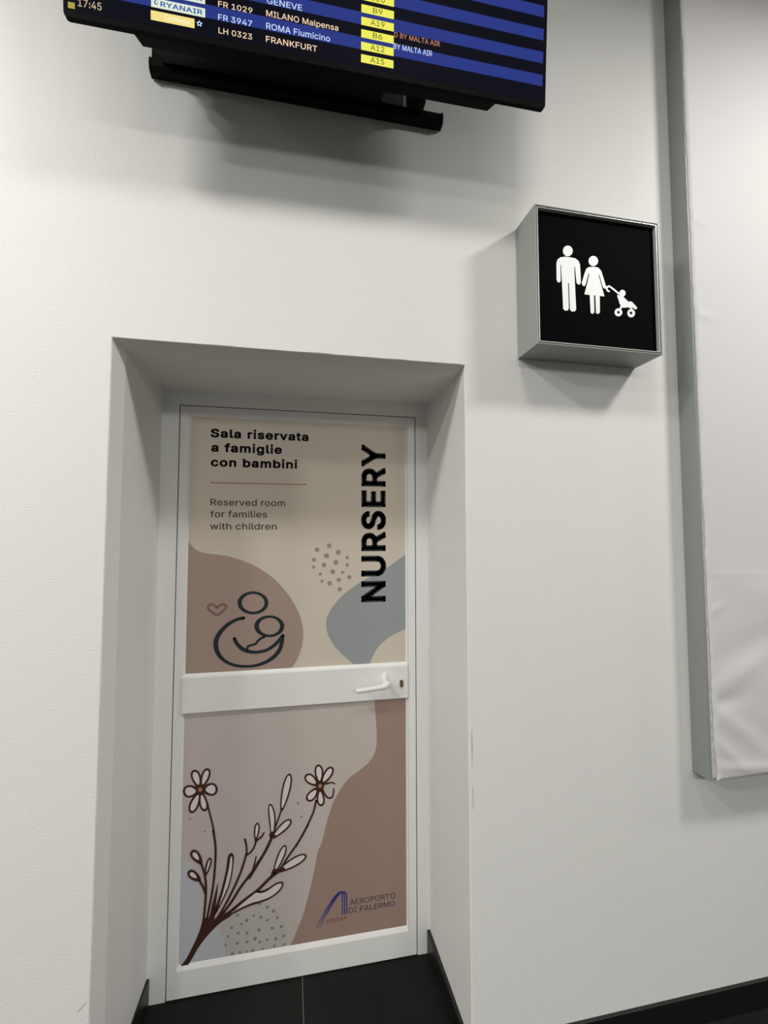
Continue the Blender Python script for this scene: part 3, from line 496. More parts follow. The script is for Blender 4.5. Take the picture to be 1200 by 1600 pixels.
 'man': (((1.2805,2.5194),(1.28,2.5153),(1.2786,2.5114),(1.2764,2.5078),(1.2735,2.5046),(1.2702,2.5021),(1.2664,2.5003),(1.2625,2.4993),(1.2586,2.4993),(1.255,2.5001),(1.2517,2.5018),(1.249,2.5043),(1.2471,2.5074),(1.2459,2.511),(1.2455,2.5149),(1.2461,2.5189),(1.2474,2.5228),(1.2496,2.5264),(1.2524,2.5296),(1.2558,2.5322),(1.2595,2.534),(1.2634,2.5349),(1.2673,2.535),(1.271,2.5341),(1.2743,2.5325),(1.277,2.53),(1.279,2.5269),(1.2802,2.5233)),((1.2219,2.4718),(1.2259,2.4845),(1.2366,2.4931),(1.2524,2.4971),(1.2736,2.4973),(1.2895,2.4958),(1.3,2.4897),(1.3055,2.4771),(1.3067,2.4427),(1.3065,2.4181),(1.3031,2.4118),(1.2967,2.4106),(1.2915,2.4149),(1.289,2.4406),(1.2871,2.4674),(1.2844,2.4671),(1.2861,2.3913),(1.2876,2.328),(1.2826,2.3212),(1.2715,2.3196),(1.2654,2.3257),(1.2644,2.4109),(1.2613,2.412),(1.2618,2.3302),(1.2584,2.3221),(1.2479,2.3201),(1.2418,2.3258),(1.2397,2.4105),(1.2375,2.4688),(1.2354,2.4685),(1.2356,2.4344),(1.2351,2.4148),(1.2303,2.4094),(1.2241,2.4107),(1.2211,2.4181))),
 'woman': (((1.3713,2.4976),(1.3707,2.4937),(1.3693,2.49),(1.3672,2.4865),(1.3643,2.4835),(1.361,2.481),(1.3572,2.4793),(1.3534,2.4784),(1.3495,2.4784),(1.3459,2.4792),(1.3426,2.4808),(1.34,2.4832),(1.338,2.4861),(1.3368,2.4895),(1.3365,2.4933),(1.3371,2.4971),(1.3384,2.5008),(1.3406,2.5043),(1.3434,2.5073),(1.3468,2.5098),(1.3505,2.5115),(1.3544,2.5124),(1.3582,2.5125),(1.3619,2.5117),(1.3651,2.51),(1.3678,2.5077),(1.3698,2.5047),(1.371,2.5013)),((1.3116,2.4098),(1.3102,2.4185),(1.3202,2.4492),(1.3277,2.4669),(1.3386,2.4737),(1.3587,2.4766),(1.3722,2.4752),(1.3817,2.4654),(1.3917,2.4352),(1.3987,2.4136),(1.3958,2.4083),(1.3892,2.4081),(1.3851,2.4146),(1.3752,2.4482),(1.3705,2.4551),(1.372,2.4489),(1.3837,2.407),(1.3911,2.382),(1.3737,2.3816),(1.3726,2.3267),(1.3659,2.3212),(1.3584,2.3229),(1.3575,2.3819),(1.3526,2.3813),(1.3525,2.3247),(1.3459,2.3192),(1.339,2.3224),(1.3375,2.3807),(1.3183,2.3811),(1.3301,2.4208),(1.338,2.4523),(1.3353,2.452),(1.3235,2.4141),(1.319,2.4072))),
 'stroller': (('stroke',((1.4081,2.4007,.0032),(1.4021,2.4031,.0032),(1.4002,2.4098,.0032),(1.4053,2.4164,.0032),(1.4141,2.4158,.0032),(1.4383,2.4006,.0032),(1.4599,2.3844,.0032),(1.4816,2.3677,.0032),(1.5007,2.3546,.0032))),('fill',((1.4694,2.4009),(1.4689,2.3979),(1.4676,2.395),(1.4657,2.3924),(1.4632,2.3903),(1.4603,2.3888),(1.4573,2.3881),(1.4543,2.3882),(1.4515,2.389),(1.4491,2.3906),(1.4474,2.3928),(1.4463,2.3955),(1.446,2.3984),(1.4465,2.4014),(1.4477,2.4043),(1.4497,2.4069),(1.4522,2.409),(1.455,2.4105),(1.4581,2.4112),(1.4611,2.4112),(1.4639,2.4103),(1.4662,2.4087),(1.468,2.4066),(1.4691,2.4039))),('fill',((1.4369,2.3914),(1.4435,2.3911),(1.4598,2.3814),(1.4788,2.3674),(1.4913,2.3576),(1.4699,2.3529),(1.4521,2.3506),(1.4459,2.3639))),('fill',((1.4794,2.3689),(1.4807,2.3736),(1.4875,2.3758),(1.493,2.3739),(1.5104,2.3581),(1.5101,2.3525),(1.5044,2.35))),('stroke',((1.4523,2.3556,.0032),(1.444,2.3399,.0032))),('stroke',((1.479,2.3564,.0032),(1.4878,2.3543,.0032),(1.4908,2.3446,.0032))),('ring',((1.4549,2.3355),(1.4544,2.3324),(1.4533,2.3295),(1.4515,2.3268),(1.4491,2.3244),(1.4463,2.3225),(1.4433,2.3212),(1.44,2.3206),(1.4369,2.3206),(1.4339,2.3213),(1.4312,2.3226),(1.429,2.3245),(1.4274,2.3269),(1.4264,2.3296),(1.4261,2.3326),(1.4266,2.3356),(1.4278,2.3386),(1.4296,2.3413),(1.4319,2.3437),(1.4347,2.3455),(1.4377,2.3468),(1.441,2.3475),(1.4441,2.3475),(1.4472,2.3468),(1.4498,2.3455),(1.452,2.3436),(1.4537,2.3412),(1.4546,2.3384)),((1.4455,2.335),(1.4451,2.3331),(1.4439,2.3314),(1.4423,2.3301),(1.4403,2.3295),(1.4385,2.3297),(1.4369,2.3307),(1.4359,2.3322),(1.4355,2.334),(1.436,2.336),(1.4371,2.3377),(1.4388,2.3389),(1.4407,2.3395),(1.4426,2.3393),(1.4442,2.3384),(1.4452,2.3369))),('ring',((1.5023,2.3372),(1.5018,2.334),(1.5006,2.3309),(1.4988,2.3281),(1.4964,2.3257),(1.4936,2.3237),(1.4905,2.3224),(1.4872,2.3217),(1.484,2.3217),(1.4809,2.3225),(1.4782,2.3239),(1.476,2.3259),(1.4744,2.3284),(1.4734,2.3312),(1.4732,2.3343),(1.4736,2.3375),(1.4748,2.3405),(1.4766,2.3434),(1.479,2.3458),(1.4818,2.3478),(1.485,2.3491),(1.4882,2.3498),(1.4914,2.3498),(1.4945,2.3491),(1.4972,2.3477),(1.4994,2.3457),(1.5011,2.3432),(1.502,2.3403)),((1.4922,2.3372),(1.4918,2.3352),(1.4906,2.3335),(1.4889,2.3323),(1.487,2.3317),(1.4851,2.3319),(1.4835,2.3328),(1.4825,2.3343),(1.4821,2.3362),(1.4826,2.3382),(1.4837,2.3399),(1.4854,2.3411),(1.4874,2.3417),(1.4893,2.3415),(1.4909,2.3406),(1.4919,2.3391)))),
 'tvwarm': (('FR 1029',-.2736,-.1921,.0922,.0136),('LH 0323',-.273,-.1929,.029,.0137),('MILANO Malpensa',-.1585,.023,.0936,.0147),('FRANKFURT',-.1592,-.0309,.0308,.0148)),
 'tvwhite': (('FR 3947',-.2738,-.1928,.0604,.0142),('GENEVE',-.1569,-.0695,.1245,.0147),('ROMA Fiumicino',-.1585,.0019,.0625,.0151),('BY MALTA AIR',.1704,.2777,.0789,.0143)),
 'tvdim': (('17:45',-.586,-.5357,.027,.0173),),
 'tvremark': (('D BY MALTA AIR',.1724,.2991,.1088,.0131),),
 'tvair': (('RYANAIR',-.4057,-.3122,.0653,.0119),),
 'gates': (((.084,.1734),(.1717,.1757),(.1713,.1549),(.0836,.1529)),((.0837,.1421),(.1714,.1429),(.1711,.1221),(.0838,.1206)),((.0839,.111),(.1712,.1112),(.1708,.0903),(.0829,.0892)),((.083,.0795),(.1703,.0793),(.1705,.0585),(.0831,.0585)),((.0826,.0476),(.1701,.048),(.1697,.0276),(.0822,.0275))),
 'logobox': (((-.427,.0784),(-.3039,.0837),(-.3048,.0601),(-.4276,.0583)),((-.4277,.0512),(-.3286,.0514),(-.3294,.0286),(-.4286,.0295))),
 'tag': ((-.618,.0323),(-.5926,.0327),(-.5928,.0197),(-.6169,.0175)),
 'bands': (.2799,.2452,.2174,.1851,.1563,.1212,.0923,.0597),
 'star': (-.3177,.0423),
 'tvcorn': ((-.6159,-.0009),(.6176,.0004),(.6201,.3003),(-.618,.0344),(-.4693,.0002),(.4697,-.004)),
}
GLYPHS = {
    ' ': (188, ()),
    '0': (453, ((199,-5,252,-6,278,0,308,14,341,39,363,69,381,105,397,157,405,215,405,291,401,329,389,381,373,421,351,457,324,484,288,505,264,512,234,516,200,514,166,505,130,484,113,469,90,439,72,403,59,361,49,299,49,209,51,191,63,131,74,99,95,61,122,30,142,16,162,6), (210,51,192,56,162,74,142,99,130,123,121,151,113,189,109,233,109,275,117,341,126,375,142,409,166,438,182,449,208,458,232,460,258,455,282,442,303,421,321,389,331,363,341,315,343,297,343,211,339,179,331,145,321,119,303,87,284,68,262,56,242,50),)),
    '1': (453, ((77,0,388,-1,391,2,391,52,388,55,278,55,275,58,275,506,272,509,198,508,86,426,85,362,88,360,204,445,208,448,211,446,211,58,208,55,78,55,75,52),)),
    '2': (453, ((64,0,386,-1,389,2,389,54,386,57,156,57,154,60,287,200,325,244,366,304,377,336,381,356,381,388,370,430,351,460,330,481,296,502,276,509,246,515,204,515,174,509,154,502,122,483,105,468,80,432,67,388,65,364,68,361,125,362,134,404,147,426,162,441,176,450,206,459,240,459,258,455,280,446,292,437,307,420,314,408,319,390,321,366,312,328,304,312,281,280,65,48,63,44),)),
    '3': (453, ((187,-5,246,-6,276,0,308,12,338,30,353,43,371,67,383,91,393,127,393,161,381,203,359,239,336,260,302,279,268,288,228,290,225,293,367,453,373,463,373,505,370,508,72,508,69,505,69,455,72,452,286,452,288,449,157,299,157,251,160,248,212,248,252,242,284,229,309,207,321,185,329,159,327,121,323,109,311,87,298,74,271,59,236,50,200,50,164,60,142,72,118,99,109,129,106,132,48,132,45,129,45,117,54,85,69,59,92,34,128,12,160,0),)),
    '4': (453, ((284,0,340,-1,343,2,344,104,410,105,413,108,411,162,346,163,343,166,341,316,286,317,283,314,283,166,280,163,112,163,109,166,309,506,306,509,250,509,244,504,220,464,39,158,39,108,42,105,280,105,283,102),)),
    '5': (453, ((193,-5,246,-6,274,0,310,16,336,34,357,57,373,83,379,97,387,121,391,145,391,181,385,213,377,235,367,255,351,279,332,298,302,318,266,330,222,334,204,332,172,323,162,319,138,303,136,304,135,315,151,449,154,452,364,452,367,455,367,505,364,508,100,508,95,505,68,253,126,246,158,265,188,274,198,276,246,274,274,263,297,245,311,225,319,209,327,183,327,141,319,115,311,99,288,72,268,60,246,52,206,50,170,62,154,72,135,93,128,105,123,127,120,130,62,129,61,115,70,83,91,49,110,30,128,18,152,6),)),
    '6': (453, ((199,-5,252,-6,262,-4,298,8,320,20,349,45,367,71,379,97,387,123,389,177,385,201,369,241,353,265,340,278,300,303,266,312,224,314,196,307,182,300,179,301,319,503,320,505,318,508,254,508,250,505,118,311,82,245,69,205,65,185,65,135,78,87,90,65,105,45,118,32,144,14,161,5), (216,49,198,52,176,62,149,85,138,101,129,125,125,149,125,167,132,201,140,217,158,240,184,257,208,264,228,266,246,264,270,257,290,244,303,231,311,219,325,187,327,137,319,111,313,99,303,83,290,70,274,60,256,52,236,48),)),
    '7': (453, ((99,0,162,-1,166,2,390,446,391,506,388,509,64,509,61,506,61,456,64,453,320,453,323,450,98,4),)),
    '9': (453, ((133,0,198,-1,202,2,337,202,367,256,383,298,389,328,389,368,383,398,367,436,353,458,330,481,308,496,276,509,248,515,206,515,184,511,152,500,118,477,103,462,82,432,71,404,65,376,64,354,65,326,71,298,82,270,97,248,118,227,148,208,168,201,198,195,234,195,274,208,143,18,132,2), (216,244,188,250,155,272,134,304,127,330,125,356,129,382,134,398,145,418,164,439,184,452,198,456,230,461,254,457,272,450,292,437,307,420,317,402,325,380,327,330,313,292,299,272,288,263,256,247,234,243),)),
    ':': (188, ((83,-2,106,-3,116,0,131,12,141,32,141,50,133,68,118,81,104,87,88,87,74,81,63,74,54,62,51,52,51,30,56,18,68,5), (87,272,102,271,120,277,133,290,141,308,141,326,131,346,120,355,98,363,82,360,68,353,59,344,51,328,51,306,53,298,70,279),)),
    'A': (480, ((18,0,82,-1,86,2,131,132,134,141,138,143,342,142,346,138,394,2,398,-1,458,-1,462,2,290,472,274,509,204,509,201,506,17,2), (158,199,155,202,215,378,236,449,240,451,275,336,323,202,320,199),)),
    'B': (456, ((61,0,244,-1,306,5,336,14,360,26,381,42,400,66,408,82,417,116,417,158,408,192,391,220,370,241,344,256,320,261,316,264,318,268,332,272,354,284,373,300,390,326,397,352,397,396,388,428,367,462,338,486,318,496,296,503,256,509,62,509,59,506), (128,57,125,60,125,228,128,231,262,231,274,229,298,222,320,209,344,182,355,150,353,116,348,102,335,84,320,72,290,61,264,57), (128,285,125,288,127,450,262,451,298,440,319,422,330,404,335,386,335,356,326,330,306,307,280,292,248,285),)),
    'D': (502, ((61,0,216,-1,222,1,254,1,304,11,330,20,370,43,399,68,422,98,440,132,451,166,459,206,461,286,457,318,440,378,422,412,390,451,354,478,330,490,296,501,244,509,62,509,59,506), (128,57,125,60,125,448,128,451,248,451,286,443,310,434,336,417,359,394,380,360,395,310,399,278,399,232,393,192,380,150,365,124,347,102,324,84,296,70,264,61,236,57),)),
    'E': (419, ((61,0,372,-1,375,2,375,54,372,57,128,57,125,60,127,228,352,229,355,232,355,282,352,285,127,286,125,448,128,451,370,451,373,454,373,506,370,509,62,509,59,506),)),
    'F': (410, ((61,0,122,-1,125,2,127,220,344,221,347,224,347,276,344,279,126,281,125,448,128,451,366,451,369,454,369,506,366,509,62,509,59,506),)),
    'G': (520, ((235,-5,298,-6,312,-4,362,12,398,32,433,65,458,103,469,133,477,173,477,253,474,256,286,256,283,253,283,201,286,198,412,198,415,195,411,163,404,139,383,103,364,84,338,68,304,56,276,52,234,56,204,66,170,86,147,109,129,137,113,175,105,213,103,275,109,317,121,355,143,395,166,420,190,437,222,450,254,456,278,456,310,450,330,443,348,433,375,409,390,389,410,348,470,348,473,351,462,391,450,415,435,437,412,462,378,487,358,497,326,508,296,514,256,516,204,508,164,493,122,464,95,435,69,393,51,345,41,291,41,217,47,179,63,129,83,91,115,51,148,26,184,8),)),
    'H': (517, ((61,0,122,-1,125,2,125,228,128,231,392,230,393,2,396,-1,456,1,456,508,396,509,393,506,393,292,390,289,128,289,125,292,125,506,122,509,60,508),)),
    'I': (300, ((32,0,267,-1,270,2,270,54,267,57,185,57,182,60,182,448,185,451,269,452,270,506,267,509,33,509,30,506,30,454,33,451,115,451,118,448,118,60,115,57,32,56),)),
    'K': (467, ((61,0,122,-1,125,2,125,166,196,243,203,238,372,1,376,-1,447,0,443,8,244,288,249,296,439,498,445,506,444,509,366,509,362,507,185,316,126,245,123,248,125,254,125,506,122,509,60,508),)),
    'L': (393, ((61,0,358,-1,361,2,361,54,358,57,128,57,125,60,125,506,122,509,62,509,59,506),)),
    'M': (628, ((61,0,118,-1,121,2,120,429,122,429,166,300,284,4,290,-1,338,-1,344,4,456,290,504,429,506,429,505,2,508,-1,566,1,566,508,478,509,475,506,352,188,316,78,312,80,282,176,154,504,148,509,60,508),)),
    'N': (523, ((61,0,122,-1,125,2,125,330,121,390,122,423,124,423,204,286,386,2,390,-1,462,1,462,508,402,509,399,506,400,85,348,176,138,506,134,509,60,508),)),
    'O': (533, ((235,-5,296,-6,326,0,354,10,378,22,410,44,439,75,468,123,483,167,491,211,493,275,487,323,476,365,454,411,439,433,420,454,400,472,378,487,344,503,298,514,258,516,206,508,162,491,128,468,99,439,87,423,65,383,51,345,41,291,41,217,47,179,65,125,85,89,99,69,126,42,152,24,190,6), (260,53,224,58,188,74,160,94,145,111,125,145,113,175,105,213,103,275,109,317,119,349,131,375,153,407,174,426,208,445,240,454,278,456,310,450,346,435,364,422,387,399,402,377,416,347,425,313,429,287,429,221,425,195,412,151,391,115,364,86,342,72,308,58,290,54),)),
    'P': (445, ((61,0,122,-1,125,2,127,184,244,185,298,193,314,198,348,217,373,240,386,258,396,278,407,318,409,360,405,388,394,422,377,450,354,473,332,488,292,503,252,509,62,509,59,506), (128,243,125,246,127,452,230,453,258,451,286,444,306,433,321,420,330,408,341,380,345,340,343,324,334,294,325,280,308,263,290,252,254,243),)),
    'R': (449, ((61,0,122,-1,125,2,125,194,128,197,246,196,254,186,352,2,356,-1,426,0,422,12,315,208,350,227,379,254,390,270,400,292,409,332,409,372,398,418,388,438,375,456,360,471,342,484,322,494,294,503,252,509,62,509,59,506), (128,255,125,258,127,452,230,453,260,451,298,440,314,429,325,418,338,396,343,378,345,338,334,300,312,275,290,264,252,255),)),
    'S': (447, ((189,-7,256,-8,270,-6,296,0,330,13,358,32,379,53,400,89,407,117,409,139,407,161,400,187,387,209,366,232,342,249,314,263,170,307,136,328,127,337,119,353,115,365,115,385,123,409,129,419,146,436,160,445,178,452,206,458,244,458,264,454,290,445,314,428,323,417,340,378,400,380,399,397,390,427,375,451,356,472,336,487,314,499,288,508,260,514,238,516,194,514,166,508,130,495,94,470,77,451,65,431,53,395,51,367,55,341,61,325,75,301,96,280,118,265,152,249,260,218,296,205,320,190,335,175,340,167,345,149,345,127,340,109,329,91,314,76,294,63,268,54,248,50,200,50,180,54,154,63,132,78,119,93,111,109,105,133,102,136,40,135,41,113,51,83,67,55,82,38,104,21,126,9,152,0),)),
    'T': (449, ((194,0,254,-1,257,2,257,448,260,451,414,451,417,454,417,506,414,509,34,509,31,506,31,454,34,451,190,451,193,448),)),
    'U': (517, ((225,-6,288,-7,328,1,358,12,396,37,417,58,434,82,444,102,453,132,457,156,457,506,454,509,396,509,393,506,393,170,384,128,365,96,338,72,310,59,286,53,266,51,222,55,186,68,170,79,149,100,132,130,125,158,125,506,122,509,62,509,59,506,59,176,61,148,67,120,74,100,91,70,105,52,124,35,164,10,204,-3),)),
    'V': (480, ((205,0,274,-1,279,2,460,500,462,506,460,509,398,509,393,504,295,222,242,58,240,58,194,202,85,506,82,509,20,509,17,506),)),
    'Y': (472, ((205,0,264,-1,267,2,269,210,450,500,453,506,452,509,384,509,379,506,267,322,236,266,206,322,92,507,88,509,20,509,18,507,202,210),)),
    'a': (389, ((133,-7,184,-8,222,4,250,22,274,52,277,49,279,1,334,0,337,3,337,259,333,289,322,321,311,337,297,351,278,365,244,378,208,384,176,384,136,376,110,367,86,352,65,333,47,305,42,293,44,290,98,274,120,303,150,323,178,330,212,330,238,323,254,312,266,297,273,279,275,249,270,239,262,233,236,226,152,216,104,205,80,195,64,184,47,167,39,153,31,129,31,87,39,61,47,45,66,22,84,10,107,-1), (168,45,150,46,130,52,105,67,95,85,91,99,93,119,101,137,122,154,146,162,174,168,226,174,254,180,272,187,274,186,275,127,268,101,255,81,234,62,218,54,192,46),)),
    'b': (424, ((204,-6,253,-7,297,6,333,31,360,66,368,80,380,110,390,160,390,218,380,268,372,288,358,314,346,332,327,351,309,363,289,373,257,383,217,385,177,375,153,361,136,344,120,322,115,320,114,506,111,509,55,509,52,506,52,4,55,1,110,2,112,56,117,59,143,25,155,15,175,2), (205,47,181,54,159,67,144,82,133,98,127,110,116,148,114,218,125,264,144,296,157,309,177,321,201,329,239,329,259,323,281,311,300,292,306,282,314,266,326,228,328,166,324,142,314,112,306,96,289,73,269,58,251,51,233,47),)),
    'c': (396, ((179,-6,232,-7,260,-1,292,12,314,27,335,48,348,66,362,100,354,105,306,117,287,82,262,60,250,54,224,47,192,47,164,54,146,65,127,84,110,112,101,140,97,162,97,214,101,236,106,254,118,280,133,300,152,315,168,323,188,329,226,329,252,321,270,311,287,294,304,263,316,265,360,278,356,294,348,310,322,343,286,367,236,383,194,385,168,381,138,371,106,353,81,330,60,300,50,280,37,232,34,190,37,144,48,102,60,76,83,44,104,25,140,4),)),
    'd': (424, ((169,-6,218,-7,250,2,270,15,291,36,308,59,313,56,315,2,368,1,371,4,371,506,368,509,314,509,311,506,310,320,304,322,289,344,274,359,248,375,208,385,168,383,136,373,116,363,98,351,73,324,62,308,48,278,39,246,35,220,35,156,43,116,54,84,75,50,102,23,128,6), (190,47,164,54,146,65,131,78,118,96,108,116,99,150,97,162,97,216,103,246,112,272,136,305,150,315,176,327,224,329,248,321,268,309,281,296,292,280,298,266,309,228,311,216,311,164,305,132,296,106,279,80,266,67,244,54,228,49,218,47),)),
    'e': (404, ((183,-6,238,-7,266,-1,296,10,324,29,343,48,360,76,363,90,308,105,287,74,258,54,232,47,182,49,156,58,140,69,123,86,112,102,103,124,97,150,98,168,368,169,371,172,371,216,365,256,356,286,333,326,320,341,286,365,258,377,216,385,194,385,158,379,128,367,100,349,73,320,52,284,43,258,35,218,35,156,37,142,50,96,62,72,84,43,104,25,120,14,150,1), (100,221,97,224,97,234,104,260,110,274,129,300,160,321,198,331,226,329,250,321,274,305,296,274,303,254,309,224,306,221),)),
    'f': (254, ((83,0,138,-1,141,2,141,324,144,327,224,327,227,330,227,376,224,379,142,381,141,428,143,438,153,458,168,470,178,473,212,473,224,470,228,472,241,516,239,522,230,525,212,529,168,529,128,516,112,505,101,494,87,470,81,450,80,381,8,379,5,376,7,328,78,327,81,324),)),
    'g': (425, ((173,-149,236,-150,268,-144,300,-132,326,-116,347,-95,364,-65,369,-47,373,-17,373,375,370,378,315,377,313,321,310,318,276,358,244,377,212,384,182,384,158,380,124,367,98,350,73,323,50,283,41,255,35,223,35,159,37,145,50,99,58,83,73,61,88,44,114,26,134,16,168,6,208,4,232,8,260,20,287,41,306,67,308,68,311,65,311,-21,307,-39,295,-63,272,-82,250,-92,220,-98,178,-96,154,-88,132,-76,100,-42,52,-69,54,-77,65,-93,88,-116,104,-126,124,-136,146,-144), (196,59,174,62,148,74,131,87,118,103,106,127,99,153,97,165,97,219,103,247,110,267,123,289,138,306,158,320,176,326,212,330,234,326,256,317,275,303,285,291,300,265,305,249,311,221,313,185,309,151,302,125,296,111,279,87,246,66,212,58),)),
    'h': (410, ((53,0,111,-1,114,2,114,240,118,260,127,284,142,304,165,320,197,329,223,329,257,318,274,304,288,280,296,252,296,2,299,-1,355,-1,358,2,358,254,354,284,344,314,326,344,301,366,263,381,237,385,219,385,195,381,161,368,134,346,115,321,114,506,111,509,55,509,52,506),)),
    'i': (167, ((54,0,111,-1,114,2,114,376,111,379,55,379,52,376), (72,444,91,443,101,446,109,451,123,466,126,478,126,490,123,500,116,510,103,520,93,523,73,523,57,515,46,502,42,492,42,474,45,466,55,453),)),
    'l': (189, ((116,0,163,-1,177,2,180,10,170,52,167,54,135,53,127,56,118,66,114,84,114,506,111,509,55,509,52,506,52,88,54,64,61,40,73,22,87,10,99,4),)),
    'm': (610, ((53,0,111,-1,114,2,114,250,116,262,125,288,147,313,165,324,193,331,219,329,235,324,249,315,266,294,274,272,275,0,333,-1,336,2,336,260,338,270,345,290,367,315,387,326,411,331,437,329,455,324,473,313,487,296,496,268,496,2,499,-1,556,0,558,262,552,302,544,322,534,340,517,359,485,378,459,385,439,387,415,385,383,376,357,361,338,344,320,316,317,314,296,352,281,367,263,378,247,383,217,387,181,380,153,365,136,350,115,317,113,317,111,378,53,378),)),
    'n': (410, ((53,0,111,-1,114,2,114,240,118,260,127,284,142,304,165,320,197,329,223,329,257,318,274,304,288,280,296,252,296,2,299,-1,357,1,358,254,356,272,352,292,340,322,326,344,313,357,285,374,263,381,237,385,205,383,173,374,151,361,134,346,115,317,113,317,111,378,53,378),)),
    'o': (415, ((179,-6,232,-7,260,-1,288,10,316,29,337,50,356,78,373,122,379,150,381,206,377,238,364,282,354,302,339,324,326,338,306,355,276,371,236,383,194,385,168,381,138,371,106,353,81,330,60,300,50,280,37,232,34,190,37,144,48,102,60,76,83,44,104,25,140,4), (190,47,164,54,146,65,118,96,110,112,99,150,97,162,97,214,101,236,110,264,125,290,138,305,152,315,172,325,188,329,226,329,252,321,272,309,287,294,298,278,306,262,317,222,319,206,317,154,306,114,298,98,287,82,274,69,258,58,234,49,224,47),)),
    'p': (424, ((53,-143,111,-144,114,-141,115,57,120,55,138,31,151,18,181,0,211,-8,249,-8,291,4,325,24,348,47,372,89,384,123,390,159,390,217,384,253,372,287,348,329,325,352,295,371,275,378,245,384,213,384,191,380,165,369,145,354,120,321,115,318,112,321,110,379,55,380,52,377), (211,47,187,52,163,64,146,79,131,101,120,131,114,161,114,217,125,263,142,293,159,310,191,326,213,330,229,330,243,328,269,319,288,305,306,281,316,261,326,227,328,165,324,141,316,117,308,99,298,83,281,66,267,57,241,48),)),
    'r': (259, ((53,0,111,-1,114,2,114,248,119,270,132,292,147,307,165,318,191,325,242,324,244,380,241,384,203,385,183,381,163,374,136,354,115,322,112,324,110,378,55,379,52,376),)),
    's': (365, ((151,-6,210,-7,246,1,276,14,292,25,315,50,323,66,331,90,331,122,325,142,315,162,296,181,280,191,262,199,142,232,122,245,112,260,109,270,109,284,119,306,142,323,178,333,212,331,232,323,253,306,270,278,322,290,323,292,317,310,311,322,299,340,284,355,262,369,218,383,202,385,158,383,122,373,98,361,67,334,54,312,49,296,47,284,49,252,60,224,78,203,96,190,122,178,232,149,254,137,265,120,269,100,264,84,246,63,222,51,190,45,150,49,128,58,111,72,92,106,38,93,37,88,48,58,59,42,78,23,110,4),)),
    't': (227, ((143,-2,194,-3,210,1,213,4,201,52,194,53,170,49,146,54,135,62,127,80,125,90,125,324,128,327,200,327,203,330,203,376,200,379,127,380,125,468,122,471,68,471,65,468,65,382,62,379,7,378,5,330,8,327,62,327,65,324,65,74,75,44,94,19,118,4),)),
    'u': (410, ((156,-3,203,-4,237,5,267,24,282,41,295,62,298,59,299,1,355,0,358,3,358,377,355,380,299,380,296,377,296,135,292,117,282,95,269,76,245,59,211,50,179,52,151,63,132,81,123,95,114,131,114,377,111,380,55,380,52,377,52,141,54,111,60,83,71,55,82,39,101,20,127,5),)),
    'v': (389, ((164,0,223,-1,227,2,369,372,370,376,367,379,307,379,304,376,218,138,195,63,192,66,163,162,86,376,81,379,20,378,30,346),)),
    'w': (567, ((139,0,197,-1,200,2,254,190,283,304,286,302,320,168,368,2,371,-1,429,0,528,322,543,378,483,379,479,376,424,178,400,78,397,75,364,208,318,376,315,379,253,378,196,176,174,80,171,73,169,73,144,178,88,376,85,379,25,378,24,376,40,322),)),
}

# ------------------------------------------------------------------ the nursery door
INK = mat('ink_navy', srgb(30, 37, 43), 0.5, 0.4)
INK2 = mat('ink_black', srgb(40, 40, 42), 0.5, 0.4)
C = {
    'beige': mat('film_beige', srgb(213, 202, 187), 0.45, 0.4),
    'pink': mat('film_dusty_pink', srgb(170, 147, 137), 0.45, 0.4),
    'blue': mat('film_grey_blue', srgb(155, 160, 161), 0.45, 0.4),
    'taupe': mat('film_taupe', srgb(158, 140, 128), 0.45, 0.4),
    'heart': mat('film_heart', srgb(134, 104, 97), 0.45, 0.4),
    'rule': mat('film_rule', srgb(178, 143, 132), 0.45, 0.4),
    'ink': INK,
    'grey': mat('film_pale_grey', srgb(200, 191, 185), 0.40, 0.45),
    'rose': mat('film_rose', srgb(163, 137, 127), 0.45, 0.4),
    'lavender': mat('film_lavender', srgb(196, 197, 203), 0.40, 0.45),
    'mist': mat('film_mist', srgb(193, 188, 183), 0.40, 0.45),
    'slate': mat('film_slate', srgb(140, 137, 136), 0.45, 0.4),
    'brown': mat('film_brown', srgb(68, 39, 31), 0.45, 0.4),
    'petal': mat('film_petal', srgb(226, 219, 214), 0.45, 0.4),
    'centre': mat('film_centre', srgb(186, 130, 98), 0.45, 0.4),
    'logoblue': mat('film_logo_blue', srgb(52, 58, 128), 0.45, 0.4),
    'logogrey': mat('film_logo_grey', srgb(74, 68, 88), 0.45, 0.4),
    'logored': mat('film_logo_red', srgb(190, 92, 76), 0.45, 0.4),
}

door = tag(empty('door_1', (0.452, D, 0.0)), 'white aluminium door with printed nursery film and lever handle in the recess', kind='structure')
LX0, LX1, LZ0, LZ1 = 0.0025, 0.9022, 0.004, 2.0975
GX0, GX1 = 0.0395, 0.8630
U0, U1, B0, B1 = 1.112, 2.0590, 0.1105, 0.9705      # visible film heights
YG = D + 0.008

# fixed frame with a rebate behind the leaf
bm = bmesh.new()
bm_box(bm, FXL - 0.03, -0.001, D, D + 0.07, 0.0, FZT + 0.03, 0.0012, 1)
bm_box(bm, 0.9060, FXR + 0.03, D, D + 0.07, 0.0, FZT + 0.03, 0.0012, 1)
bm_box(bm, -0.0011, 0.9061, D + 0.0002, D + 0.07, 2.1010, FZT + 0.03, 0.0012, 1)
finish('door_frame', bm, M_ALU, door)
bm = bmesh.new()
bm_box(bm, -0.002, 0.020, D + 0.045, D + 0.069, 0.0, 2.102)
bm_box(bm, 0.885, 0.907, D + 0.045, D + 0.069, 0.0, 2.102)
bm_box(bm, -0.002, 0.907, D + 0.045, D + 0.069, 2.08, 2.102)
finish('rubber_seal', bm, M_GAP, door)
box('threshold_seal', -0.001, 0.906, D + 0.03, D + 0.06, -0.001, 0.02, M_GAP, door)

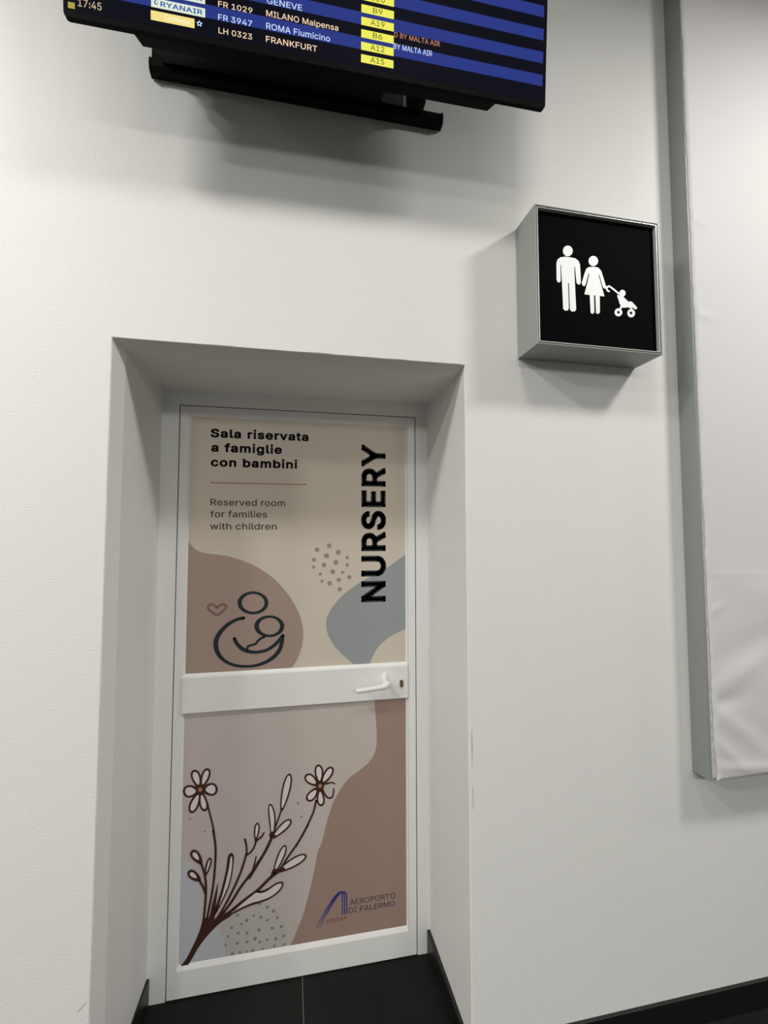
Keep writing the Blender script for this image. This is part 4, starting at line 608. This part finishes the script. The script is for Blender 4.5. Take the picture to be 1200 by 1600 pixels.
# leaf members
SW = 0.0295
for x0, x1 in ((LX0, LX0 + SW), (LX1 - SW - 0.001, LX1)):
    box('stile', x0, x1, D, D + 0.042, LZ0, LZ1, M_ALU, door, 0.0012, 2)
box('top_rail', LX0 + SW, LX1 - SW - 0.001, D + 0.0001, D + 0.042, 2.0670, LZ1, M_ALU, door, 0.0008, 1)
box('bottom_rail', LX0 + SW, LX1 - SW - 0.001, D + 0.0001, D + 0.042, LZ0, 0.0955, M_ALU, door, 0.0008, 1)
box('middle_rail', 0.0310, 0.8700, D - 0.0065, D + 0.042, 0.9750, 1.1035, M_ALU, door, 0.003, 3)

def bead(horizontal, a0, a1, at, inward, w=0.0085, mt=M_ALU):
    # sloping glazing bead: from the member face down to the film
    if horizontal:
        prof = ((D + 0.0012, at), (D + 0.0004, at + inward * 0.0015), (YG - 0.0015, at + inward * (w - 0.001)), (YG, at + inward * w), (D + 0.03, at + inward * w), (D + 0.03, at))
        prism('glazing_bead', prof, 'x', a0, a1, mt, door)
    else:
        prof = ((at, D + 0.0012), (at + inward * 0.0015, D + 0.0004), (at + inward * (w - 0.001), YG - 0.0015), (at + inward * w, YG), (at + inward * w, D + 0.03), (at, D + 0.03))
        prism('glazing_bead', prof, 'z', a0, a1, mt, door)
for z0, z1 in ((1.1030, 2.0680), (0.0950, 0.9755)):
    bead(False, z0, z1, 0.0318, 1, 0.0077)
    bead(False, z0, z1, 0.8710, -1, 0.0080)
bead(True, 0.0395, 0.8632, 2.0672, -1, 0.0080)
bead(True, 0.0340, 0.8690, 1.1030, 1, 0.0100)
bead(True, 0.0395, 0.8632, 0.9755, -1, 0.0050)
bead(True, 0.0340, 0.8690, 0.0950, 1, 0.0160)

# printed film, upper pane
upper = box('upper_panel', GX0 - 0.006, GX1 + 0.006, YG, YG + 0.006, U0 - 0.006, U1 + 0.006, C['beige'], door)
lower = box('lower_panel', GX0 - 0.006, GX1 + 0.006, YG, YG + 0.006, B0 - 0.012, B1 + 0.004, C['grey'], door)
RU = (GX0 - 0.004, GX1 + 0.004, U0 - 0.004, U1 + 0.004)
RB = (GX0 - 0.004, GX1 + 0.004, B0 - 0.008, B1 + 0.003)

def draw(items, y, rect, name, parent):
    pr = Print(y, rect=rect)
    for it in items:
        k, c = it[0], C[it[1]]
        if k == 'fill':
            pr.fill(it[2], c, 5 if len(it[2]) < 60 else 0)
        elif k == 'dots':
            pr.dots(it[2], c)
        elif k == 'ring':
            pr.ring(it[2], it[3], c)
        elif k == 'stroke':
            pr.stroke(it[2], c)
        elif k == 'strokeclosed':
            pr.stroke(it[2], c, closed=True)
    return pr.build(name, parent)

UA = ART['upper']
y1, y2 = YG - 0.0002, YG - 0.0004
draw(UA[0:1], y1, RU, 'pink_shape', upper)
draw(UA[1:2], y1, RU, 'blue_grey_shape', upper)
draw(UA[2:3], y1, RU, 'dot_cluster', upper)
draw(UA[3:4], y2, RU, 'heart_outline', upper)
draw(UA[4:9], y2, RU, 'mother_and_baby_drawing', upper)
draw(UA[9:10], y1, RU, 'divider_line', upper)
pr = Print(y2)
for t in ART['bold']:
    pr.text(*t, INK2, bold=0.033)
pr.build('italian_lettering', upper)
pr = Print(y2)
for t in ART['light']:
    pr.text(*t, INK2, bold=0.006)
pr.build('english_lettering', upper)
nx_, n0, n1, ncap = ART['nursery']
pr = Print(y2)
pr.text('NURSERY', n0, n1, nx_, ncap, INK, bold=0.034, turn=True)
pr.build('nursery_lettering', upper)

LA = ART['lower']
draw(LA[0:1], y1, RB, 'rose_shape', lower)
draw(LA[1:2], y1, RB, 'lavender_shape', lower)
draw(LA[2:3], y1 - 0.0001, RB, 'pale_grey_shape', lower)
draw(LA[3:5], y1 - 0.0002, RB, 'dot_cluster', lower)
draw(LA[5:], y1 - 0.0003, RB, 'flower_bouquet_drawing', lower)
draw(ART['logo'], y2, RB, 'airport_logo', lower)
pr = Print(y2)
for t in ART['logotext']:
    pr.text(*t, C['logogrey'], bold=0.004)
for t in ART['gesap']:
    pr.text(*t, C['logored'], bold=0.012, shear=0.3)
pr.build('airport_lettering', lower)

# lever handle and lock
hd = empty('lever_handle', (0.770, D - 0.0065, 1.050))
adopt(hd, door)
HY = D - 0.0065
bm = bmesh.new()
bmesh.ops.create_uvsphere(bm, u_segments=20, v_segments=12, radius=1.0)
for v in bm.verts:
    v.co = Vector((0.774 + v.co.x * 0.0145, HY + v.co.y * 0.012, 1.050 + v.co.z * 0.030))
finish('rosette', bm, M_ALU, hd, smooth=True)
tube('spindle_neck', [(0.774, HY, 1.046), (0.774, HY - 0.020, 1.046), (0.773, HY - 0.036, 1.045), (0.768, HY - 0.045, 1.044)], [0.0125, 0.0120, 0.0125, 0.0105], M_ALU, hd)
lv = catmull([(0.782, HY - 0.037, 1.052, 0.0075), (0.776, HY - 0.043, 1.047, 0.0125), (0.760, HY - 0.046, 1.0405, 0.0118), (0.735, HY - 0.046, 1.0365, 0.0092), (0.700, HY - 0.045, 1.0325, 0.0086), (0.670, HY - 0.043, 1.0295, 0.0088), (0.660, HY - 0.042, 1.0285, 0.0080), (0.656, HY - 0.0415, 1.028, 0.0045)], n=5)
tube('lever', [q[:3] for q in lv], [q[3] for q in lv], M_ALU, hd, seg=16)
M_BRASS = mat('aged_brass', srgb(120, 92, 66), 0.45, 0.5, 0.5)
lk = []
for i in range(24):
    a = 2 * math.pi * i / 24
    lk.append((0.8418 + 0.0068 * math.cos(a), 1.0335 + 0.0068 * math.sin(a) + (0.0075 if math.sin(a) > 0 else -0.0075)))
prism('lock_cylinder', lk, 'y', HY - 0.0045, HY + 0.004, M_BRASS, door)
lk2 = []
for i in range(28):
    a = 2 * math.pi * i / 28
    lk2.append((0.8430 + 0.0105 * math.cos(a), 1.0330 + 0.0105 * math.sin(a) + (0.009 if math.sin(a) > 0 else -0.009)))
prism('lock_escutcheon', lk2, 'y', HY - 0.0015, HY + 0.003, M_ALU, door)

# ------------------------------------------------------------------ lit pictogram sign
SX0, SX1, SZ0, SZ1, SD = 1.1434, 1.5902, 2.2007, 2.6464, 0.1261
sign = tag(empty('pictogram_sign', ((SX0 + SX1) / 2, 0, SZ0)), 'square grey box sign with white family and stroller pictograms on black', 'sign')

def ring_frame(name, x0, x1, z0, z1, t, y0, y1, mt, parent):
    bm = bmesh.new()
    o = [(x0, z0), (x1, z0), (x1, z1), (x0, z1)]
    i = [(x0 + t, z0 + t), (x1 - t, z0 + t), (x1 - t, z1 - t), (x0 + t, z1 - t)]
    vo0 = [bm.verts.new((a, y0, b)) for a, b in o]; vi0 = [bm.verts.new((a, y0, b)) for a, b in i]
    vo1 = [bm.verts.new((a, y1, b)) for a, b in o]; vi1 = [bm.verts.new((a, y1, b)) for a, b in i]
    for k in range(4):
        n = (k + 1) % 4
        bm.faces.new((vo0[k], vo0[n], vi0[n], vi0[k]))
        bm.faces.new((vo1[n], vo1[k], vi1[k], vi1[n]))
        bm.faces.new((vo0[n], vo0[k], vo1[k], vo1[n]))
        bm.faces.new((vi0[k], vi0[n], vi1[n], vi1[k]))
    bmesh.ops.recalc_face_normals(bm, faces=bm.faces)
    es = [e for e in bm.edges if abs(e.verts[0].co.y - e.verts[1].co.y) < 1e-6]
    bmesh.ops.bevel(bm, geom=es, offset=0.0006, segments=1, affect='EDGES')
    return finish(name, bm, mt, parent)

ring_frame('housing', SX0, SX1, SZ0, SZ1, 0.0032, -SD, -0.0005, M_SIGN, sign)
g = 0.0068
ring_frame('inner_frame', SX0 + g, SX1 - g, SZ0 + g, SZ1 - g, 0.0030, -SD + 0.0005, -0.06, M_SIGNIN, sign)
box('groove_seal', SX0 + 0.003, SX1 - 0.003, -SD + 0.018, -SD + 0.020, SZ0 + 0.003, SZ1 - 0.003, M_GAP, sign)
SY = -SD + 0.0165
face = box('face_panel', SX0 + g + 0.0025, SX1 - g - 0.0025, SY - 0.003, SY - 0.0005 + 0.002, SZ0 + g + 0.0025, SZ1 - g - 0.0025, M_FACE, sign)
yp = SY - 0.0033
for nm in ('man', 'woman'):
    pr = Print(yp)
    pr.fill(ART[nm][0], M_PICTO)
    pr.fill(ART[nm][1], M_PICTO)
    pr.build(nm + '_pictogram', face)
pr = Print(yp)
for it in ART['stroller']:
    if it[0] == 'fill': pr.fill(it[1], M_PICTO)
    elif it[0] == 'ring': pr.ring(it[1], it[2], M_PICTO)
    else: pr.stroke(it[1], M_PICTO, n=4)
pr.build('baby_stroller_pictogram', face)

# ------------------------------------------------------------------ flight information screen
tvo = tag(empty('flight_information_screen', (0.492, -0.25, 2.8265), (math.radians(5.5), math.radians(-0.55), 0)),
          'black flight departures screen tilted down from the wall above the door', 'screen')
TW, TH = 0.6172, 0.712
def rounded(x0, x1, z0, z1, r, n=5):
    out = []
    for cx, cz, a0 in ((x1 - r, z0 + r, -90), (x1 - r, z1 - r, 0), (x0 + r, z1 - r, 90), (x0 + r, z0 + r, 180)):
        for i in range(n + 1):
            a = math.radians(a0 + 90 * i / n)
            out.append((cx + r * math.cos(a), cz + r * math.sin(a)))
    return out
prism('bezel', rounded(-TW, TW, 0.0, TH, 0.010), 'y', 0.0, 0.014, M_PLASTIC, tvo, True)
# deeper electronics housing behind the panel
bm = bmesh.new()
hx0, hx1 = -0.472, 0.474
a = [(hx0, 0.014, 0.003), (hx1, 0.014, 0.003), (hx1, 0.014, 0.69), (hx0, 0.014, 0.69)]
b = [(hx0 + 0.010, 0.056, 0.012), (hx1 - 0.010, 0.056, 0.012), (hx1 - 0.010, 0.056, 0.66), (hx0 + 0.010, 0.056, 0.66)]
va = [bm.verts.new(q) for q in a]; vb = [bm.verts.new(q) for q in b]
for k in range(4):
    bm.faces.new((va[k], va[(k + 1) % 4], vb[(k + 1) % 4], vb[k]))
bm.faces.new(va[::-1]); bm.faces.new(vb)
finish('rear_housing', bm, M_PLASTIC, tvo, True)
prism('electronics_box', ((0.050, 0.012), (0.172, 0.080), (0.172, 0.52), (0.050, 0.58)), 'x', -0.444, 0.163, M_PLASTIC, tvo, True)

for x in (-0.459, 0.291):          # mounting rails screwed to the back of the screen
    prism('mounting_rail', ((0.050, 0.060), (0.176, 0.118), (0.168, 0.185), (0.128, 0.560), (0.050, 0.600)), 'x', x, x + 0.012 if x < 0 else x + 0.024, M_STEEL, tvo, True)

def glow(name, rgb, s=1.0):
    return mat(name, srgb(2, 2, 2), 0.6, 0.03, emit=srgb(*rgb), estr=s)
E_DARK = glow('screen_row_dark', (9, 9, 22))
E_BLUE = glow('screen_row_blue', (42, 56, 132))
E_YEL = glow('screen_yellow', (240, 238, 96))
E_WARM = glow('screen_text_warm', (250, 218, 186))
E_WHITE = glow('screen_text_white', (205, 226, 255))
E_DIM = glow('screen_text_dim', (205, 180, 150))
E_REM = glow('screen_text_rust', (196, 134, 112))
E_LOGOW = glow('screen_logo_white', (226, 236, 214))
E_LOGOY = glow('screen_logo_yellow', (244, 226, 140))
E_LOGOB = glow('screen_logo_blue', (40, 84, 176))
E_PALE = glow('screen_logo_pale', (252, 246, 214))
E_TAG = glow('screen_tag', (176, 160, 74))
E_BLACK = glow('screen_text_black', (40, 46, 20))

scr = box('screen', -TW + 0.006, TW - 0.006, -0.0004, 0.001, 0.016, TH - 0.008, E_DARK, tvo, local=True)
PITCH_ROW, ROW0 = 0.03155, 0.0600
for k in range(0, 9):
    z0 = ROW0 + k * 2 * PITCH_ROW
    pr = Print(-0.0006)
    pr.fill([(-TW + 0.010, z0), (TW - 0.010, z0), (TW - 0.010, z0 + PITCH_ROW), (-TW + 0.010, z0 + PITCH_ROW)], E_BLUE)
    pr.build('blue_row', scr, True)
gx0, gx1 = 0.0834, 0.1708
for k, t in enumerate(('A15', 'A12', 'B6', 'A19', 'B9', 'B10')):
    z0 = 0.0275 + k * PITCH_ROW
    pr = Print(-0.0008, step=-0.0001)
    pr.fill([(gx0, z0), (gx1, z0), (gx1, z0 + 0.0206), (gx0, z0 + 0.0206)], E_YEL)
    hw = 0.0185 if len(t) == 3 else 0.0125
    pr.text(t, 0.1271 - hw, 0.1271 + hw, z0 + 0.0045, 0.0135, E_BLACK)
    pr.build('gate_box', scr, True)
for key, em in (('tvwarm', E_WARM), ('tvwhite', E_WHITE), ('tvdim', E_DIM), ('tvremark', E_REM)):
    for t in ART[key]:
        pr = Print(-0.0009)
        pr.text(*t, em, bold=0.006)
        pr.build({'tvwarm': 'flight_lettering', 'tvwhite': 'flight_lettering', 'tvdim': 'time_lettering', 'tvremark': 'remark_lettering'}[key], scr, True)
for z0 in (0.0592, 0.0592 + PITCH_ROW):
    pr = Print(-0.0008, step=-0.0001)
    pr.fill([(-0.4272, z0), (-0.3042, z0), (-0.3042, z0 + 0.0215), (-0.4272, z0 + 0.0215)], E_LOGOW)
    pr.text('RYANAIR', -0.4065, -0.3105, z0 + 0.0050, 0.0120, E_LOGOB, bold=0.02)
    pr.dots([(-0.4160, z0 + 0.0120, 0.0055)], E_LOGOB, 0.8)
    pr.dots([(-0.4150, z0 + 0.0125, 0.0038)], E_LOGOW, 0.7)
    pr.build('airline_logo', scr, True)
pr = Print(-0.0008, step=-0.0001)
pr.fill([(-0.4282, 0.0290), (-0.3290, 0.0290), (-0.3290, 0.0514), (-0.4282, 0.0514)], E_LOGOY)
pr.text('Lufthansa', -0.3960, -0.3400, 0.0360, 0.0095, E_PALE, bold=0.015)
sx_, sz_ = ART['star']
star = []
for i in range(10):
    a = math.pi / 2 + i * math.pi / 5
    rr = 0.0080 if i % 2 == 0 else 0.0042
    star.append((sx_ + rr * math.cos(a), sz_ + rr * math.sin(a)))
pr.fill(star, E_WHITE)
pr.dots([(sx_, sz_, 0.0026)], E_DARK)
pr.build('airline_logo', scr, True)
pr = Print(-0.0008, step=-0.0001)
pr.fill([(-0.6070, 0.0185), (-0.5927, 0.0185), (-0.5927, 0.0325), (-0.6070, 0.0325)], E_TAG)
pr.build('status_tag', scr, True)

# ------------------------------------------------------------------ wall bracket that carries the screen
br = tag(empty('screen_bracket', (0.435, 0, 2.95)), 'black steel wall bracket bar under the flight screen', 'bracket')
def bracket_box(name, *a, bevel=0.002):
    return box(name, *a, M_STEEL, br, bevel)
prof = [(-0.004, 2.982), (-0.026, 2.982), (-0.033, 2.978), (-0.036, 2.970), (-0.036, 2.956), (-0.031, 2.948), (-0.022, 2.945), (-0.004, 2.945)]
prism('bar', prof, 'x', 0.000, 0.872, M_STEEL, br)
for x in (-0.004, 0.872):
    prism('end_cap', [(y - 0.0015 if y < -0.01 else y, z + (0.002 if z > 2.95 else -0.002)) for y, z in prof], 'x', x, x + 0.005, M_STEEL, br)
for x in (-0.006, 0.77):
    box('wall_plate', x, x + 0.036, -0.006, 0.0, 2.950, 3.30, M_STEEL, br, 0.001, 1)
box('upper_bar', 0.0, 0.872, -0.05, -0.004, 3.26, 3.32, M_STEEL, br, 0.004)
for x in (0.036, 0.786):
    bm = bmesh.new()
    bm_box(bm, x - 0.003, x + 0.021, -0.075, -0.030, 2.962, 3.32, 0.002, 1)
    finish('hook_arm', bm, M_STEEL, br)
tube('locking_rod', [(0.668, -0.028, 2.975), (0.668, -0.036, 3.02), (0.668, -0.044, 3.10)], [0.006] * 3, M_STEEL, br)
for x in (0.0003, ):
    tube('end_bolt', [(-0.006, -0.020, 2.968), (-0.0045, -0.020, 2.968), (-0.002, -0.020, 2.968)], [0.004, 0.006, 0.006], mat('zinc', srgb(190, 190, 188), 0.35, 0.5, 0.8), br, seg=10)

# ------------------------------------------------------------------ fabric wrapped wall panel on the right
PX, PZ, PD = 1.7670, 0.8063, 0.0688
PX1, PZ1 = 3.30, 3.70
pn = tag(empty('fabric_panel', ((PX + PX1) / 2, 0, PZ)), 'large white fabric panel stretched on a grey metal frame beside the sign', 'wall panel')
def profile(name, x0, x1, z0, z1):
    return box(name, x0, x1, -PD, 0.0, z0, z1, M_PANELSIDE, pn, 0.0008, 1)
profile('side_profile', PX, PX + 0.010, PZ, PZ1)
profile('side_profile', PX1 - 0.010, PX1, PZ, PZ1)
profile('bottom_profile', PX + 0.010, PX1 - 0.010, PZ, PZ + 0.010)
profile('top_profile', PX + 0.010, PX1 - 0.010, PZ1 - 0.010, PZ1)
box('frame_lip', PX + 0.0008, PX + 0.030, -PD + 0.0002, -PD + 0.004, PZ + 0.0008, PZ1 - 0.001, M_TORN, pn)

FOLDS = [  # x, z, direction (degrees), half length, half width, height
    (2.02, 1.478, -1.5, 0.30, 0.0040, 0.0011), (1.88, 0.97, -34, 0.20, 0.034, 0.0070), (2.02, 0.90, -28, 0.24, 0.045, -0.0050),
    (1.88, 1.14, 26, 0.14, 0.034, 0.0034), (1.98, 1.25, 18, 0.24, 0.050, -0.0040), (1.83, 1.06, 8, 0.08, 0.024, -0.0030),
    (1.83, 0.90, -42, 0.09, 0.018, 0.0030), (1.92, 0.838, -5, 0.16, 0.018, 0.0036), (1.80, 2.72, -20, 0.04, 0.014, 0.0018),
    (1.80, 2.38, -12, 0.05, 0.014, 0.0018), (1.80, 1.36, 25, 0.05, 0.014, 0.0018), (2.30, 1.30, -22, 0.40, 0.06, 0.005), (2.25, 0.98, -30, 0.28, 0.05, 0.005)]
def fabric_height(x, z):
    h = 0.0
    for fx, fz, an, hl, hw, am in FOLDS:
        c, s = math.cos(math.radians(an)), math.sin(math.radians(an))
        u, v = (x - fx) * c + (z - fz) * s, -(x - fx) * s + (z - fz) * c
        if abs(u) < 2.5 * hl and abs(v) < 4 * hw:
            h += am * math.exp(-(u / hl) ** 2 - (v / hw) ** 2)
    h += 0.003 * noise.noise(Vector((x * 2.2, z * 1.3, 4.0)))
    return h
def fabric_edge(z):
    t = max(0.0, min(1.0, (2.9 - z) / 2.1))
    return PX + 0.004 + 0.017 * t + 0.004 * noise.noise(Vector((z * 7, 0, 2))) + 0.003 * noise.noise(Vector((z * 25, 0, 5))) + 0.006 * math.exp(-((z - 0.86) / 0.05) ** 2)
nx, nz = 96, 330
verts, faces = [], []
for j in range(nz + 1):
    tz = j / nz
    zz = PZ + 0.001 + (PZ1 - PZ - 0.002) * tz ** 1.25
    xe = fabric_edge(zz)
    for i in range(nx + 1):
        tx_ = (i / nx) ** 1.7
        x = xe + (PX1 - 0.001 - xe) * tx_
        d = x - xe
        dz = zz - PZ
        roll_ = min(1.0, d / 0.012) ** 0.5
        rb = min(1.0, (dz + 0.002) / 0.012) ** 0.5
        y = -PD - 0.0006 - 0.0065 * min(roll_, rb) - fabric_height(x, zz) * min(1.0, d / 0.02) * min(1.0, dz / 0.012)
        sag = 0.004 * noise.noise(Vector((x * 5, 1, 0))) * max(0, 1 - dz / 0.03)
        verts.append((x, min(y, -PD - 0.0004), zz + sag * 0.6))
for j in range(nz):
    for i in range(nx):
        a0 = j * (nx + 1) + i
        faces.append((a0, a0 + 1, a0 + nx + 2, a0 + nx + 1))
pydata('fabric_cover', verts, faces, M_FABRIC, pn, smooth=True)
